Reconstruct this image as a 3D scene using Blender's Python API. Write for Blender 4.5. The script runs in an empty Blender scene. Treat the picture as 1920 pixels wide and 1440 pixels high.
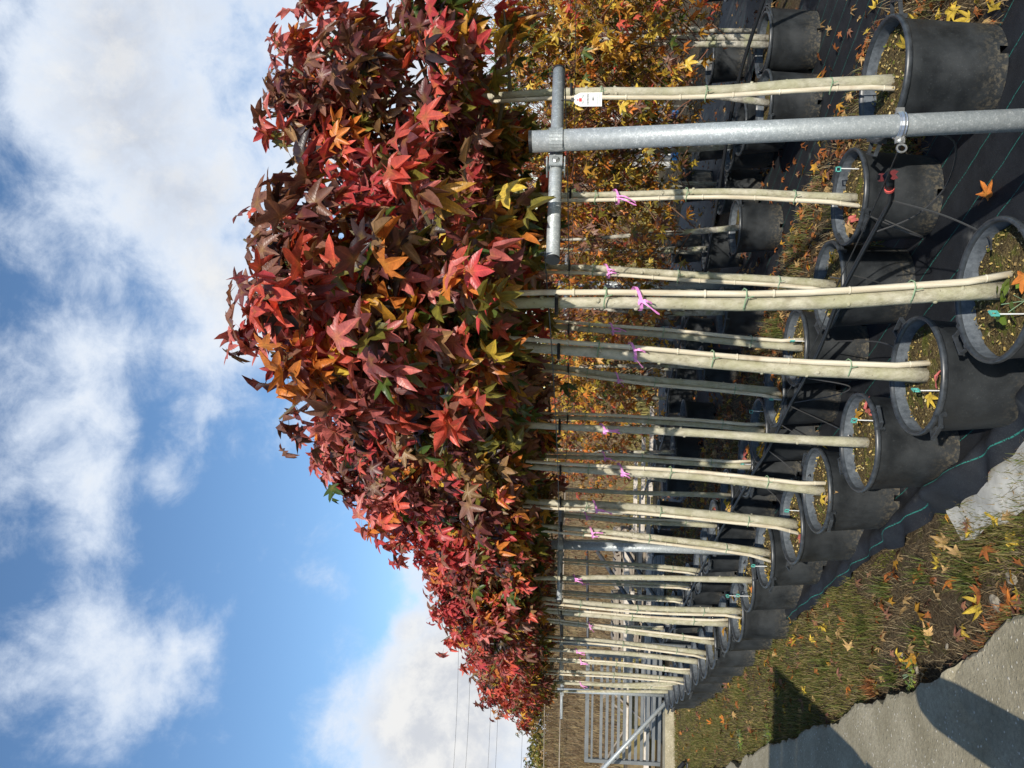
import bpy, math, random
import numpy as np
from mathutils import Matrix, Vector

# ------------------------------------------------------------------ camera, sky, sun, exposure
SC = bpy.context.scene
COL = SC.collection
PITCH, ROLL, EYE = math.radians(4.4), math.radians(1.0), 1.65
fw = Vector((0, math.cos(PITCH), math.sin(PITCH)))
r0 = Vector((1, 0, 0)); u0 = r0.cross(fw)
RT = r0 * math.cos(ROLL) + u0 * math.sin(ROLL)
UP = u0 * math.cos(ROLL) - r0 * math.sin(ROLL)
cd = bpy.data.cameras.new('camera'); cam = bpy.data.objects.new('camera', cd); COL.objects.link(cam)
cd.sensor_width = 36; cd.lens = 36 * 1442 / 1920; cd.clip_start = .05; cd.clip_end = 2000
m = Matrix((-UP, RT, -fw)).transposed().to_4x4()      # the photograph lies on its side: world up points to the picture's left edge
m.translation = (0, 0, EYE); cam.matrix_world = m
SC.camera = cam

SUN_EL = math.radians(27); SUN_TO = Vector((.105, -.9945, 0))      # towards the sun, on the ground
sun_vec = Vector((SUN_TO.x * math.cos(SUN_EL), SUN_TO.y * math.cos(SUN_EL), math.sin(SUN_EL)))
sl = bpy.data.lights.new('sun', 'SUN'); sl.energy = 4.4; sl.angle = math.radians(.53); sl.color = (1, .93, .82)
so = bpy.data.objects.new('sun', sl); COL.objects.link(so)
so.rotation_euler = sun_vec.to_track_quat('Z', 'Y').to_euler()

SC.view_settings.view_transform = 'Standard'; SC.view_settings.look = 'None'
SC.view_settings.exposure = 0.3; SC.view_settings.gamma = 1; SC.view_settings.use_curve_mapping = False

class NT:
    def __init__(s, tree): s.t = tree; s.n = tree.nodes; s.l = tree.links
    def new(s, ty, **kw):
        nd = s.n.new(ty)
        for k, v in kw.items():
            setattr(nd, k, v)
        return nd
    def link(s, a, b): s.l.new(a, b)
    def math(s, op, a, b=None, clamp=False):
        nd = s.new('ShaderNodeMath', operation=op, use_clamp=clamp)
        for i, v in enumerate((a, b)):
            if v is None: continue
            if isinstance(v, (int, float)): nd.inputs[i].default_value = v
            else: s.link(v, nd.inputs[i])
        return nd.outputs[0]
    def noise(s, vec, scale, detail=4, rough=.5, dist=0.0):
        nd = s.new('ShaderNodeTexNoise'); nd.inputs['Scale'].default_value = scale
        nd.inputs['Detail'].default_value = detail; nd.inputs['Roughness'].default_value = rough
        nd.inputs['Distortion'].default_value = dist
        if vec is not None: s.link(vec, nd.inputs['Vector'])
        return nd.outputs['Fac']
    def ramp(s, fac, stops):
        nd = s.new('ShaderNodeValToRGB'); e = nd.color_ramp.elements
        while len(e) < len(stops): e.new(.5)
        for el, (p, c) in zip(e, stops):
            el.position = p; el.color = (*c, 1) if len(c) == 3 else c
        s.link(fac, nd.inputs[0]); return nd.outputs[0]
    def rng(s, v, a, b, c=0., d=1., smooth=True):
        nd = s.new('ShaderNodeMapRange', interpolation_type='SMOOTHSTEP' if smooth else 'LINEAR')
        for i, x in enumerate((a, b, c, d)): nd.inputs[i + 1].default_value = x
        s.link(v, nd.inputs[0]); return nd.outputs[0]
    def mix(s, f, a, b, mode='MIX'):
        nd = s.new('ShaderNodeMix', data_type='RGBA', blend_type=mode)
        if isinstance(f, (int, float)): nd.inputs[0].default_value = f
        else: s.link(f, nd.inputs[0])
        for i, v in ((6, a), (7, b)):
            if isinstance(v, tuple): nd.inputs[i].default_value = (*v, 1)
            else: s.link(v, nd.inputs[i])
        return nd.outputs[2]

def view_dir(u, v):            # a direction in the world
    q = fw + RT * ((u - 720) / 1442) - UP * ((v - 960) / 1442); return q.normalized()

W = bpy.data.worlds.new('World'); SC.world = W; W.use_nodes = True
g = NT(W.node_tree); g.n.clear()
out = g.new('ShaderNodeOutputWorld'); bg = g.new('ShaderNodeBackground'); g.link(bg.outputs[0], out.inputs[0])
sky = g.new('ShaderNodeTexSky', sky_type='NISHITA'); sky.sun_disc = False
sky.sun_elevation = SUN_EL; sky.sun_rotation = math.atan2(SUN_TO.x, SUN_TO.y)
sky.air_density = 1.0; sky.dust_density = .15; sky.ozone_density = 2.2
geo = g.new('ShaderNodeTexCoord'); nrm = g.new('ShaderNodeVectorMath', operation='NORMALIZE'); g.link(geo.outputs['Generated'], nrm.inputs[0])
D = nrm.outputs[0]
# cloud masses: direction, angular size, weight; between and beyond them a loose field of broken cloud
CL = [(1420, 60, .26, .50), (1300, 150, .22, .62), (1180, 230, .19, .66), (1060, 310, .17, .64), (950, 370, .14, .6), (840, 400, .12, .52), (720, 400, .10, .42), (600, 400, .09, .34),
      (960, 120, .20, .34), (820, 180, .18, .36), (690, 170, .15, .32), (580, 130, .13, .26), (1060, 60, .12, .22), (1400, 330, .16, .45), (1250, 420, .16, .42), (1350, 590, .20, .50), (1130, 560, .17, .52), (950, 520, .13, .46), (870, 600, .08, .36),
      (210, 120, .13, .40), (130, 250, .15, .42), (60, 330, .13, .40), (180, 380, .08, .30), (20, 150, .1, .25), (650, 600, .08, .34), (620, 650, .05, .3),
      (20, 840, .22, 1.15), (110, 870, .20, 1.15), (210, 890, .18, 1.15), (10, 730, .10, .8), (310, 780, .07, .8), (380, 820, .07, .8), (300, 930, .15, 1.1), (360, 870, .10, .95), (60, 770, .12, .9), (170, 790, .10, .85), (-150, 800, .3, .8), (420, 960, .10, .7), (340, 800, .08, .62), (400, 790, .05, .6), (250, 780, .09, .6), (330, 870, .14, .85), (440, 860, .08, .6),
      (240, 640, .06, .2), (330, 620, .05, .2), (1650, 400, .4, .5), (1000, -350, .5, .3), (1500, 850, .30, .5), (1250, 930, .25, .45), (1000, 1000, .2, .4), (800, 1000, .2, .4)]
acc = None
wv = g.new('ShaderNodeTexNoise'); wv.inputs['Scale'].default_value = 3.2; wv.inputs['Detail'].default_value = 5; g.link(D, wv.inputs['Vector'])
wsub = g.new('ShaderNodeVectorMath', operation='SUBTRACT'); g.link(wv.outputs['Color'], wsub.inputs[0]); wsub.inputs[1].default_value = (.5, .5, .5)
wsc = g.new('ShaderNodeVectorMath', operation='SCALE'); g.link(wsub.outputs[0], wsc.inputs[0]); wsc.inputs['Scale'].default_value = .22
wad = g.new('ShaderNodeVectorMath', operation='ADD'); g.link(D, wad.inputs[0]); g.link(wsc.outputs[0], wad.inputs[1]); DW = wad.outputs[0]
for (u, v, rad, w) in CL:
    c = view_dir(u, v)
    ds = g.new('ShaderNodeVectorMath', operation='DISTANCE'); g.link(DW, ds.inputs[0]); ds.inputs[1].default_value = c
    b = g.rng(ds.outputs['Value'], 0.1 * rad, rad, w, 0.)
    acc = b if acc is None else g.math('MAXIMUM', acc, b)
base = g.noise(D, 1.3, 3, .5)
acc = g.math('ADD', acc, g.rng(base, .52, .72, 0., .24))
def cloud_noise(vec):
    a_ = g.noise(vec, 4.2, 10, .60, .25); b_ = g.noise(vec, 15.0, 8, .68, .3)
    return g.math('ADD', g.math('MULTIPLY', a_, .66), g.math('MULTIPLY', b_, .34))
nn = cloud_noise(D)
upv = g.new('ShaderNodeVectorMath', operation='ADD'); g.link(D, upv.inputs[0]); upv.inputs[1].default_value = (.02, -.01, .035)
n_up = cloud_noise(upv.outputs[0])
dens = g.math('ADD', acc, g.math('MULTIPLY', g.math('SUBTRACT', nn, .5), 2.1))
mask = g.rng(dens, .18, .72)
thick = g.rng(dens, .45, 1.15)
lit = g.rng(g.math('SUBTRACT', nn, n_up), -.07, .08)
big = g.rng(g.noise(D, 3.0, 4, .5, .2), .38, .62)
lit = g.math('ADD', g.math('MULTIPLY', lit, .6), g.math('MULTIPLY', big, .4))
ccol = g.mix(lit, (4.7, 5.1, 5.9), (8.0, 8.0, 7.95))
ccol = g.mix(g.math('SUBTRACT', 1.0, thick), ccol, (7.0, 7.8, 9.0))
hs = g.new('ShaderNodeHueSaturation'); hs.inputs['Saturation'].default_value = 1.1; hs.inputs['Value'].default_value = 1.42; g.link(sky.outputs[0], hs.inputs['Color'])
full = g.mix(mask, hs.outputs[0], ccol)
g.link(full, bg.inputs[0]); bg.inputs[1].default_value = .09

# ------------------------------------------------------------------ helpers
rng = np.random.default_rng(7); random.seed(7)
NV = np.array([.883, .47]); DV = np.array([-.47, .883])     # across the rows, along the rows
def P(n, t, z=0.): return np.array([n * NV[0] + t * DV[0], n * NV[1] + t * DV[1], z])

class MB:
    def __init__(s): s.v = []; s.f = []; s.c = []; s.nv = 0
    def add(s, V, F, c=None):
        o = s.nv; s.v.extend([tuple(map(float, p)) for p in V]); s.nv += len(V)
        for f in F:
            s.f.append(tuple(i + o for i in f))
            s.c.append(c if c is not None else (1, 1, 1))
    def box(s, c, sz, M=None, col=None):
        x, y, z = [k / 2 for k in sz]
        V = np.array([(a, b, d) for a in (-x, x) for b in (-y, y) for d in (-z, z)])
        if M is not None: V = V @ np.array(M).T
        s.add(V + np.array(c), [(0, 1, 3, 2), (4, 6, 7, 5), (0, 4, 5, 1), (2, 3, 7, 6), (0, 2, 6, 4), (1, 5, 7, 3)], col)
    def tube(s, pts, rad, k=8, col=None, caps=True):
        pts = [np.array(p, float) for p in pts]; n = len(pts)
        if not hasattr(rad, '__len__'): rad = [rad] * n
        rings = []; ref = None
        for i, p in enumerate(pts):
            tg = pts[min(i + 1, n - 1)] - pts[max(i - 1, 0)]; tg = tg / (np.linalg.norm(tg) + 1e-9)
            if ref is None:
                ref = np.array([1., 0, 0]) if abs(tg[0]) < .8 else np.array([0, 1., 0])
            a = ref - tg * (ref @ tg); a /= np.linalg.norm(a) + 1e-9; ref = a; b = np.cross(tg, a)
            rings.append([p + rad[i] * (math.cos(q) * a + math.sin(q) * b) for q in [2 * math.pi * j / k for j in range(k)]])
        V = [v for r in rings for v in r]
        F = [(i * k + j, i * k + (j + 1) % k, (i + 1) * k + (j + 1) % k, (i + 1) * k + j) for i in range(n - 1) for j in range(k)]
        if caps: F += [tuple(range(k - 1, -1, -1)), tuple((n - 1) * k + j for j in range(k))]
        s.add(V, F, col)
    def lathe(s, prof, k=32, skip=None, col=None):
        V = [(r * math.cos(2 * math.pi * j / k), r * math.sin(2 * math.pi * j / k), z) for r, z in prof for j in range(k)]
        F = []
        for i in range(len(prof) - 1):
            for j in range(k):
                if skip and (i, j) in skip: continue
                F.append((i * k + j, i * k + (j + 1) % k, (i + 1) * k + (j + 1) % k, (i + 1) * k + j))
        s.add(V, F, col)
    def mesh(s, name, mat, smooth=False):
        me = bpy.data.meshes.new(name); me.from_pydata(s.v, [], s.f)
        if any(c != (1, 1, 1) for c in s.c):
            at = me.attributes.new('Col', 'FLOAT_COLOR', 'FACE')
            at.data.foreach_set('color', np.array([(*c, 1) for c in s.c], np.float32).ravel())
        if smooth: me.polygons.foreach_set('use_smooth', [True] * len(me.polygons))
        if mat is not None: me.materials.append(mat)
        return me
    def build(s, name, mat, parent=None, smooth=False): return link(name, s.mesh(name, mat, smooth), parent)

def link(name, data, parent=None, loc=None, rotz=None):
    o = bpy.data.objects.new(name, data); COL.objects.link(o)
    if parent is not None: o.parent = parent
    if loc is not None: o.location = tuple(map(float, loc))
    if rotz is not None: o.rotation_euler = (0, 0, rotz)
    return o
def thing(name, label, cat, loc=(0, 0, 0), rotz=0, group=None):
    o = link(name, None, None, loc, rotz); o.empty_display_size = .1; return tag(o, label, cat, group)
def tag(o, label, cat, group=None):
    o['label'] = label; o['category'] = cat
    if group: o['group'] = group
    return o
def kind(o, k): o['kind'] = k; return o
def fastmesh(name, V, F, mat, cols=None, smooth=False, luv=None):       # V (n,3), F (m,k) arrays, cols (m,3)
    me = bpy.data.meshes.new(name); V = np.asarray(V, np.float32); F = np.asarray(F, np.int32)
    k = F.shape[1]
    me.vertices.add(len(V)); me.vertices.foreach_set('co', V.ravel())
    me.loops.add(F.size); me.loops.foreach_set('vertex_index', F.ravel())
    me.polygons.add(len(F)); me.polygons.foreach_set('loop_start', np.arange(0, F.size, k, dtype=np.int32))
    try: me.polygons.foreach_set('loop_total', np.full(len(F), k, np.int32))
    except Exception: pass
    if cols is not None:
        at = me.attributes.new('Col', 'FLOAT_COLOR', 'FACE'); c = np.ones((len(F), 4), np.float32); c[:, :3] = cols
        at.data.foreach_set('color', c.ravel())
    if luv is not None:
        at = me.attributes.new('luv', 'FLOAT_VECTOR', 'POINT'); at.data.foreach_set('vector', np.asarray(luv, np.float32).ravel())
    if smooth: me.polygons.foreach_set('use_smooth', np.ones(len(F), bool))
    me.update(); me.validate()
    if mat is not None: me.materials.append(mat)
    return me
ORD = 'first second third fourth fifth sixth seventh eighth ninth tenth eleventh twelfth thirteenth fourteenth fifteenth sixteenth seventeenth eighteenth nineteenth'.split()

# ------------------------------------------------------------------ materials
def mat(name, color=(.5, .5, .5), rough=.6, metal=0., spec=.5, build=None, attr=False):
    m = bpy.data.materials.new(name); m.use_nodes = True
    g = NT(m.node_tree); bs = m.node_tree.nodes['Principled BSDF']
    bs.inputs['Base Color'].default_value = (*color, 1); bs.inputs['Roughness'].default_value = rough
    bs.inputs['Metallic'].default_value = metal; bs.inputs['Specular IOR Level'].default_value = spec
    if attr:
        a = g.new('ShaderNodeAttribute', attribute_name='Col'); g.link(a.outputs['Color'], bs.inputs['Base Color'])
    if build: build(g, bs)
    return m
def objc(g): return g.new('ShaderNodeTexCoord').outputs['Object']
def posw(g): return g.new('ShaderNodeNewGeometry').outputs['Position']
def bump(g, bs, h, st, dist=.01):
    b = g.new('ShaderNodeBump'); b.inputs['Strength'].default_value = st; b.inputs['Distance'].default_value = dist
    g.link(h, b.inputs['Height']); g.link(b.outputs[0], bs.inputs['Normal'])

def leafmat(name, transl=.3, rough=.42, spec=.45, veins=False):
    m = bpy.data.materials.new(name); m.use_nodes = True; g = NT(m.node_tree); bs = m.node_tree.nodes['Principled BSDF']
    a = g.new('ShaderNodeAttribute', attribute_name='Col')
    nz = g.noise(posw(g), 38, 4, .65)
    c = g.mix(.9, a.outputs['Color'], g.ramp(nz, [(.25, (.55, .52, .5)), (.75, (1.35, 1.38, 1.4))]), 'MULTIPLY')
    if veins:
        lu = g.new('ShaderNodeAttribute', attribute_name='luv'); sp = g.new('ShaderNodeSeparateXYZ'); g.link(lu.outputs['Vector'], sp.inputs[0])
        yy = g.math('SUBTRACT', sp.outputs[1], .10); ang = g.math('ARCTAN2', sp.outputs[0], yy); rad = g.math('SQRT', g.math('ADD', g.math('MULTIPLY', sp.outputs[0], sp.outputs[0]), g.math('MULTIPLY', yy, yy)))
        fr = g.math('SUBTRACT', g.math('FRACT', g.math('ADD', g.math('DIVIDE', ang, math.radians(56)), 10.5)), .5)
        dist = g.math('MULTIPLY', g.math('ABSOLUTE', fr), g.math('MULTIPLY', rad, math.radians(56)))
        rib = g.rng(dist, .030, .010, 0, .55)
        sec = g.math('ABSOLUTE', g.math('SUBTRACT', g.math('FRACT', g.math('MULTIPLY', g.math('SUBTRACT', rad, g.math('MULTIPLY', dist, 1.1)), 9.)), .5))
        c = g.mix(g.rng(sec, .40, .48, 0, .22), c, (.0, .0, .0))
        c = g.mix(rib, c, g.mix(1., c, (1.5, 1.6, 1.25), 'MULTIPLY'))
        c = g.mix(g.rng(rad, .35, .0, 0, .35), c, (.30, .20, .045))
        bump(g, bs, g.math('ADD', g.math('MULTIPLY', rib, -.8), g.rng(sec, .36, .5, 0, .6)), .22, .003)
    g.link(c, bs.inputs['Base Color']); bs.inputs['Roughness'].default_value = rough; bs.inputs['Specular IOR Level'].default_value = spec
    tr = g.new('ShaderNodeBsdfTranslucent')
    g.link(g.mix(1., c, (1.5, 1.25, .8), 'MULTIPLY'), tr.inputs[0])
    mx = g.new('ShaderNodeMixShader'); mx.inputs[0].default_value = transl
    g.link(bs.outputs[0], mx.inputs[1]); g.link(tr.outputs[0], mx.inputs[2])
    g.link(mx.outputs[0], m.node_tree.nodes['Material Output'].inputs[0]); return m
M_LEAF = leafmat('autumn_leaf', .28, .40, .5, True); M_GRASS = leafmat('grass_blade', .3, .6, .25); M_DRY = leafmat('dry_leaf', .15, .7, .2, True); M_CHIP = leafmat('wood_chip', .0, .8, .1)

def b_bark(g, bs):
    p = objc(g); mp = g.new('ShaderNodeMapping'); mp.inputs['Scale'].default_value = (1, 1, .6); g.link(p, mp.inputs[0])
    oi = g.new('ShaderNodeObjectInfo')
    a = g.noise(mp.outputs[0], 34, 6, .72); b = g.noise(p, 4.5, 4, .6); k = g.noise(p, 85, 3, .6); d = g.noise(p, 16, 3, .6)
    c = g.ramp(a, [(.28, (.20, .175, .12)), (.47, (.40, .37, .28)), (.72, (.60, .565, .46))])
    c = g.mix(g.math('MULTIPLY', g.rng(b, .42, .66), .65), c, (.27, .27, .13))
    c = g.mix(g.rng(d, .60, .72, 0, .6), c, (.22, .19, .13))
    c = g.mix(g.rng(k, .66, .74, 0, .85), c, (.10, .075, .045))
    c = g.mix(g.math('MULTIPLY', oi.outputs['Random'], .35), c, (.36, .35, .27))
    g.link(c, bs.inputs['Base Color']); bump(g, bs, g.math('ADD', a, g.math('MULTIPLY', d, .8)), .8, .006)
M_BARK = mat('young_bark', rough=.75, spec=.25, build=b_bark)
def b_bark2(g, bs):
    p = objc(g); a = g.noise(p, 22, 6, .7); b = g.noise(p, 5, 3, .5)
    c = g.ramp(a, [(.3, (.10, .09, .07)), (.5, (.33, .31, .26)), (.7, (.55, .53, .46))])
    c = g.mix(g.rng(b, .5, .7), c, (.22, .24, .11)); g.link(c, bs.inputs['Base Color']); bump(g, bs, a, .7, .006)
M_BARK2 = mat('lichen_bark', rough=.85, spec=.2, build=b_bark2)
M_TWIG = mat('twig_bark', attr=True, rough=.8, spec=.2)
def b_cane(g, bs):
    p = objc(g); mp = g.new('ShaderNodeMapping'); mp.inputs['Scale'].default_value = (1, 1, .06); g.link(p, mp.inputs[0])
    a = g.noise(mp.outputs[0], 70, 4, .6); b = g.noise(p, 9, 3, .6)
    c = g.ramp(a, [(.3, (.46, .39, .27)), (.65, (.68, .63, .50))]); c = g.mix(g.rng(b, .55, .75), c, (.42, .34, .24))
    g.link(c, bs.inputs['Base Color'])
M_CANE = mat('bamboo_cane', rough=.5, spec=.35, build=b_cane)
def b_pot(g, bs):
    p = posw(g); a = g.noise(p, 9, 5, .6); b = g.noise(p, 160, 3, .7); s = g.noise(p, 55, 5, .75)
    c = g.ramp(a, [(.3, (.012, .014, .016)), (.7, (.030, .034, .037))])
    c = g.mix(g.rng(b, .58, .8, 0, .45), c, (.12, .13, .13))
    sep = g.new('ShaderNodeSeparateXYZ'); g.link(p, sep.inputs[0])
    low = g.math('MULTIPLY', g.rng(sep.outputs[2], .16, .0), g.rng(s, .46, .62))
    c = g.mix(g.math('MULTIPLY', low, .8), c, (.13, .11, .075))
    g.link(c, bs.inputs['Base Color']); g.link(g.rng(a, .3, .7, .42, .62), bs.inputs['Roughness']); bump(g, bs, b, .12, .002)
M_POT = mat('black_plastic', rough=.5, spec=.5, build=b_pot)
def b_rim(g, bs):
    p = posw(g); a = g.noise(p, 30, 4, .6); g.link(g.ramp(a, [(.3, (.018, .021, .024)), (.75, (.055, .062, .07))]), bs.inputs['Base Color'])
M_RIM = mat('pot_rim_plastic', rough=.38, spec=.55, build=b_rim)
def b_in(g, bs):
    p = posw(g); a = g.noise(p, 40, 5, .7)
    g.link(g.ramp(a, [(.3, (.055, .066, .078)), (.7, (.15, .17, .19))]), bs.inputs['Base Color'])
M_INNER = mat('faded_pot_inside', rough=.7, spec=.3, build=b_in)
def b_soil(g, bs):
    p = posw(g); a = g.noise(p, 90, 5, .7); b = g.noise(p, 14, 3, .6); k = g.noise(p, 210, 2, .5)
    c = g.ramp(a, [(.32, (.035, .025, .014)), (.5, (.11, .08, .038)), (.70, (.30, .23, .09))])
    c = g.mix(g.rng(b, .52, .66, 0, .75), c, (.12, .13, .025)); c = g.mix(g.rng(k, .66, .74), c, (.6, .52, .3))
    g.link(c, bs.inputs['Base Color']); bump(g, bs, a, .9, .012)
M_SOIL = mat('pot_compost', rough=.95, spec=.1, build=b_soil)
def b_galv(g, bs):
    p = objc(g); v = g.new('ShaderNodeTexVoronoi'); v.inputs['Scale'].default_value = 95; g.link(p, v.inputs['Vector'])
    a = g.noise(p, 60, 4, .75); b = g.noise(p, 6, 3, .5)
    sp = g.noise(p, 190, 3, .65); c = g.ramp(g.math('ADD', g.math('MULTIPLY', a, .5), g.math('MULTIPLY', sp, .5)), [(.38, (.27, .30, .31)), (.54, (.38, .41, .42)), (.64, (.64, .67, .67))])
    c = g.mix(g.rng(b, .5, .8, 0, .4), c, (.33, .34, .33)); g.link(c, bs.inputs['Base Color'])
    g.link(g.rng(sp, .45, .65, .60, .36), bs.inputs['Roughness'])
    bump(g, bs, a, .25, .002)
M_GALV = mat('galvanised_steel', rough=.5, metal=.35, build=b_galv)
M_STEEL = mat('bright_zinc', (.55, .56, .56), .3, .85)
M_BLACK = mat('black_rubber', (.015, .016, .018), .45)
M_HOSE = mat('hose_pe', (.018, .020, .023), .38)
M_THIN = mat('drip_tube_grey', (.05, .05, .05), .4)
M_WIRE = mat('black_wire', (.03, .03, .03), .5)
M_PINK = mat('pink_ribbon', (.75, .26, .62), .45)
M_RED = mat('coral_plastic', (.80, .12, .10), .4)
M_TEAL = mat('teal_plastic', (.10, .42, .36), .5)
M_WHITE = mat('white_plastic', (.72, .73, .72), .45)
M_TIE = mat('green_tie', (.22, .33, .20), .6)
M_PRINT = mat('tag_print', (.03, .04, .045), .6)
M_PRINTG = mat('tag_small_print', (.22, .28, .28), .6)
M_TAGRED = mat('tag_red', (.55, .02, .03), .5)
M_BLUE = mat('blue_plastic', (.04, .22, .6), .45)
def b_conc(g, bs):
    p = posw(g); a = g.noise(p, 5, 5, .6); b = g.noise(p, 45, 4, .7); st = g.noise(p, 1.3, 3, .6)
    v = g.new('ShaderNodeTexVoronoi'); v.inputs['Scale'].default_value = 42; g.link(p, v.inputs['Vector'])
    v2 = g.new('ShaderNodeTexVoronoi'); v2.inputs['Scale'].default_value = 130; g.link(p, v2.inputs['Vector'])
    c = g.ramp(a, [(.3, (.30, .265, .175)), (.7, (.47, .42, .30))])
    c = g.mix(g.rng(st, .45, .7, 0, .35), c, (.24, .21, .145))
    c = g.mix(g.rng(b, .3, .7, .0, .4), c, (.13, .115, .08))
    sel = g.rng(g.noise(p, 21, 2, .5), .48, .56); c = g.mix(g.math('MULTIPLY', g.rng(v.outputs['Distance'], .26, .16, 0, .85), sel), c, (.66, .62, .52))
    c = g.mix(g.rng(v2.outputs['Distance'], .25, .15, 0, .5), c, (.10, .09, .07))
    g.link(c, bs.inputs['Base Color']); bump(g, bs, g.math('ADD', b, g.rng(v.outputs['Distance'], .3, .1, 0, .4)), .6, .008)
M_CONC = mat('worn_concrete', rough=.9, spec=.2, build=b_conc)
def b_ground(g, bs):
    p = posw(g); a = g.noise(p, 60, 6, .75); b = g.noise(p, 3.2, 5, .6); d = g.noise(p, 9, 5, .65)
    c = g.ramp(a, [(.3, (.028, .020, .012)), (.5, (.10, .075, .045)), (.7, (.24, .19, .12))])
    c = g.mix(g.rng(d, .55, .68, 0, .7), c, (.075, .085, .018))
    c = g.mix(g.rng(b, .5, .7, 0, .5), c, (.09, .055, .03))
    g.link(c, bs.inputs['Base Color']); bump(g, bs, a, 1., .025)
M_GROUND = mat('soil_and_moss', rough=.95, spec=.1, build=b_ground)
def b_fab(g, bs):
    uv = g.new('ShaderNodeUVMap'); sep = g.new('ShaderNodeSeparateXYZ'); g.link(uv.outputs[0], sep.inputs[0])
    w = g.noise(posw(g), 3.0, 4, .6)
    nn_ = g.math('ADD', sep.outputs[0], g.math('MULTIPLY', w, .012))
    fr = g.math('FRACT', g.math('DIVIDE', nn_, .165)); ln = g.math('ABSOLUTE', g.math('SUBTRACT', fr, .5))
    line = g.rng(ln, .016, .008)
    dash = g.rng(g.noise(posw(g), 160, 2, .5), .35, .5)
    p = posw(g); a = g.noise(p, 7, 5, .65); b = g.noise(p, 220, 2, .6); k = g.noise(p, 1.7, 4, .7)
    c = g.ramp(a, [(.3, (.008, .009, .012)), (.7, (.020, .023, .028))]); c = g.mix(g.rng(b, .5, .75, 0, .4), c, (.05, .055, .06))
    c = g.mix(g.math('MULTIPLY', g.rng(k, .58, .72), g.rng(a, .45, .6)), c, (.16, .16, .15))
    c = g.mix(g.math('MULTIPLY', line, dash), c, (.025, .17, .14)); g.link(c, bs.inputs['Base Color']); bump(g, bs, b, .35, .003)
M_FAB = mat('woven_ground_fabric', rough=.62, spec=.28, build=b_fab)
def b_sheet(g, bs):
    p = posw(g); a = g.noise(p, 14, 5, .65)
    g.link(g.ramp(a, [(.3, (.34, .34, .31)), (.7, (.58, .58, .54))]), bs.inputs['Base Color'])
M_SHEET = mat('pale_sheet', rough=.6, build=b_sheet)
def b_wood(g, bs):
    p = objc(g); mp = g.new('ShaderNodeMapping'); mp.inputs['Scale'].default_value = (.3, 4, 4); g.link(p, mp.inputs[0])
    a = g.noise(mp.outputs[0], 12, 4, .6); g.link(g.ramp(a, [(.3, (.16, .13, .10)), (.7, (.36, .31, .25))]), bs.inputs['Base Color'])
M_STONE = mat('field_stone', (.30, .26, .19), .9, build=lambda g, bs: g.link(g.ramp(g.noise(posw(g), 40, 5, .7), [(.3, (.16, .13, .09)), (.7, (.42, .38, .30))]), bs.inputs['Base Color']))
M_WOOD = mat('weathered_wood', rough=.85, spec=.2, build=b_wood)
def b_pale(g, bs):
    p = objc(g); a = g.noise(p, 9, 5, .6); g.link(g.ramp(a, [(.3, (.40, .35, .29)), (.7, (.66, .60, .52))]), bs.inputs['Base Color'])
M_PALEWOOD = mat('pale_timber', rough=.8, spec=.2, build=b_pale)
def b_gate(g, bs):
    p = posw(g); a = g.noise(p, 4, 4, .6); g.link(g.ramp(a, [(.3, (.12, .13, .135)), (.7, (.19, .20, .205))]), bs.inputs['Base Color'])
M_GATE = mat('grey_gate_steel', rough=.5, metal=.25, build=b_gate)
M_DARKSTEEL = mat('dark_grey_steel', (.085, .09, .095), .5, .3)
def b_bank(g, bs):
    p = posw(g); a = g.noise(p, 5, 6, .75); b = g.noise(p, .5, 3, .6)
    c = g.ramp(a, [(.3, (.07, .05, .03)), (.7, (.24, .18, .10))]); c = g.mix(g.rng(b, .5, .7, 0, .6), c, (.20, .17, .06))
    g.link(c, bs.inputs['Base Color'])
M_BANK = mat('dry_bank_soil', rough=.95, spec=.1, build=b_bank)

# ------------------------------------------------------------------ ground, path, fabric
def grid(name, us, vs, fn, m, uv=None, smooth=True):
    V = np.array([fn(a, b) for a in us for b in vs]); nb = len(vs)
    I = np.arange(len(V)).reshape(len(us), nb)
    F = np.stack([I[:-1, :-1].ravel(), I[1:, :-1].ravel(), I[1:, 1:].ravel(), I[:-1, 1:].ravel()], 1)
    me = fastmesh(name, V, F, m, None, smooth)
    if uv:
        lay = me.uv_layers.new(name='UVMap'); UVv = np.array([(a, b) for a in us for b in vs], np.float32)
        lay.data.foreach_set('uv', UVv[F.ravel()].ravel())
    return link(name, me)
def h2(x, y, s=1.):      # cheap smooth noise
    return (math.sin(x * 2.1 * s + 1.3) * math.cos(y * 1.7 * s + .4) + .5 * math.sin(x * 5.3 * s + y * 4.1 * s) + .3 * math.cos(x * 9.7 * s - y * 8.3 * s + 2.)) / 1.8

gm = fastmesh('ground', [(-400, -60, -.03), (400, -60, -.03), (400, 700, -.03), (-400, 700, -.03)], [(0, 1, 2, 3)], M_GROUND)
kind(link('ground', gm), 'structure')
kind(grid('grass_strip', np.linspace(.1, 1.45, 28), np.linspace(-1, 14, 150),
     lambda n, t: P(n, t, .004 + .018 * h2(n * 3, t * 3) + .010 * h2(n * 9, t * 9) - .045 * math.exp(-((n - .58) / .09) ** 2)), M_GROUND), 'structure')
kind(grid('litter_strip', np.linspace(2.6, 3.9, 20), np.linspace(-1, 13, 100),
     lambda n, t: P(n, t, .004 + .02 * h2(n * 3, t * 3) + .02 * math.sin((n - 2.6) / 1.3 * math.pi)), M_GROUND), 'structure')
EDGE_T = [-3, 2.5, 3.0, 3.28, 3.86, 4.92, 6.36, 7.89, 8.96, 16]; EDGE_N = [.70, .66, .63, .58, .52, .47, .44, .37, .34, .2]
_er = np.random.default_rng(3); _e1 = _er.normal(0, 1, 64); _e2 = _er.normal(0, 1, 260); _e3 = _er.normal(0, 1, 900)
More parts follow.
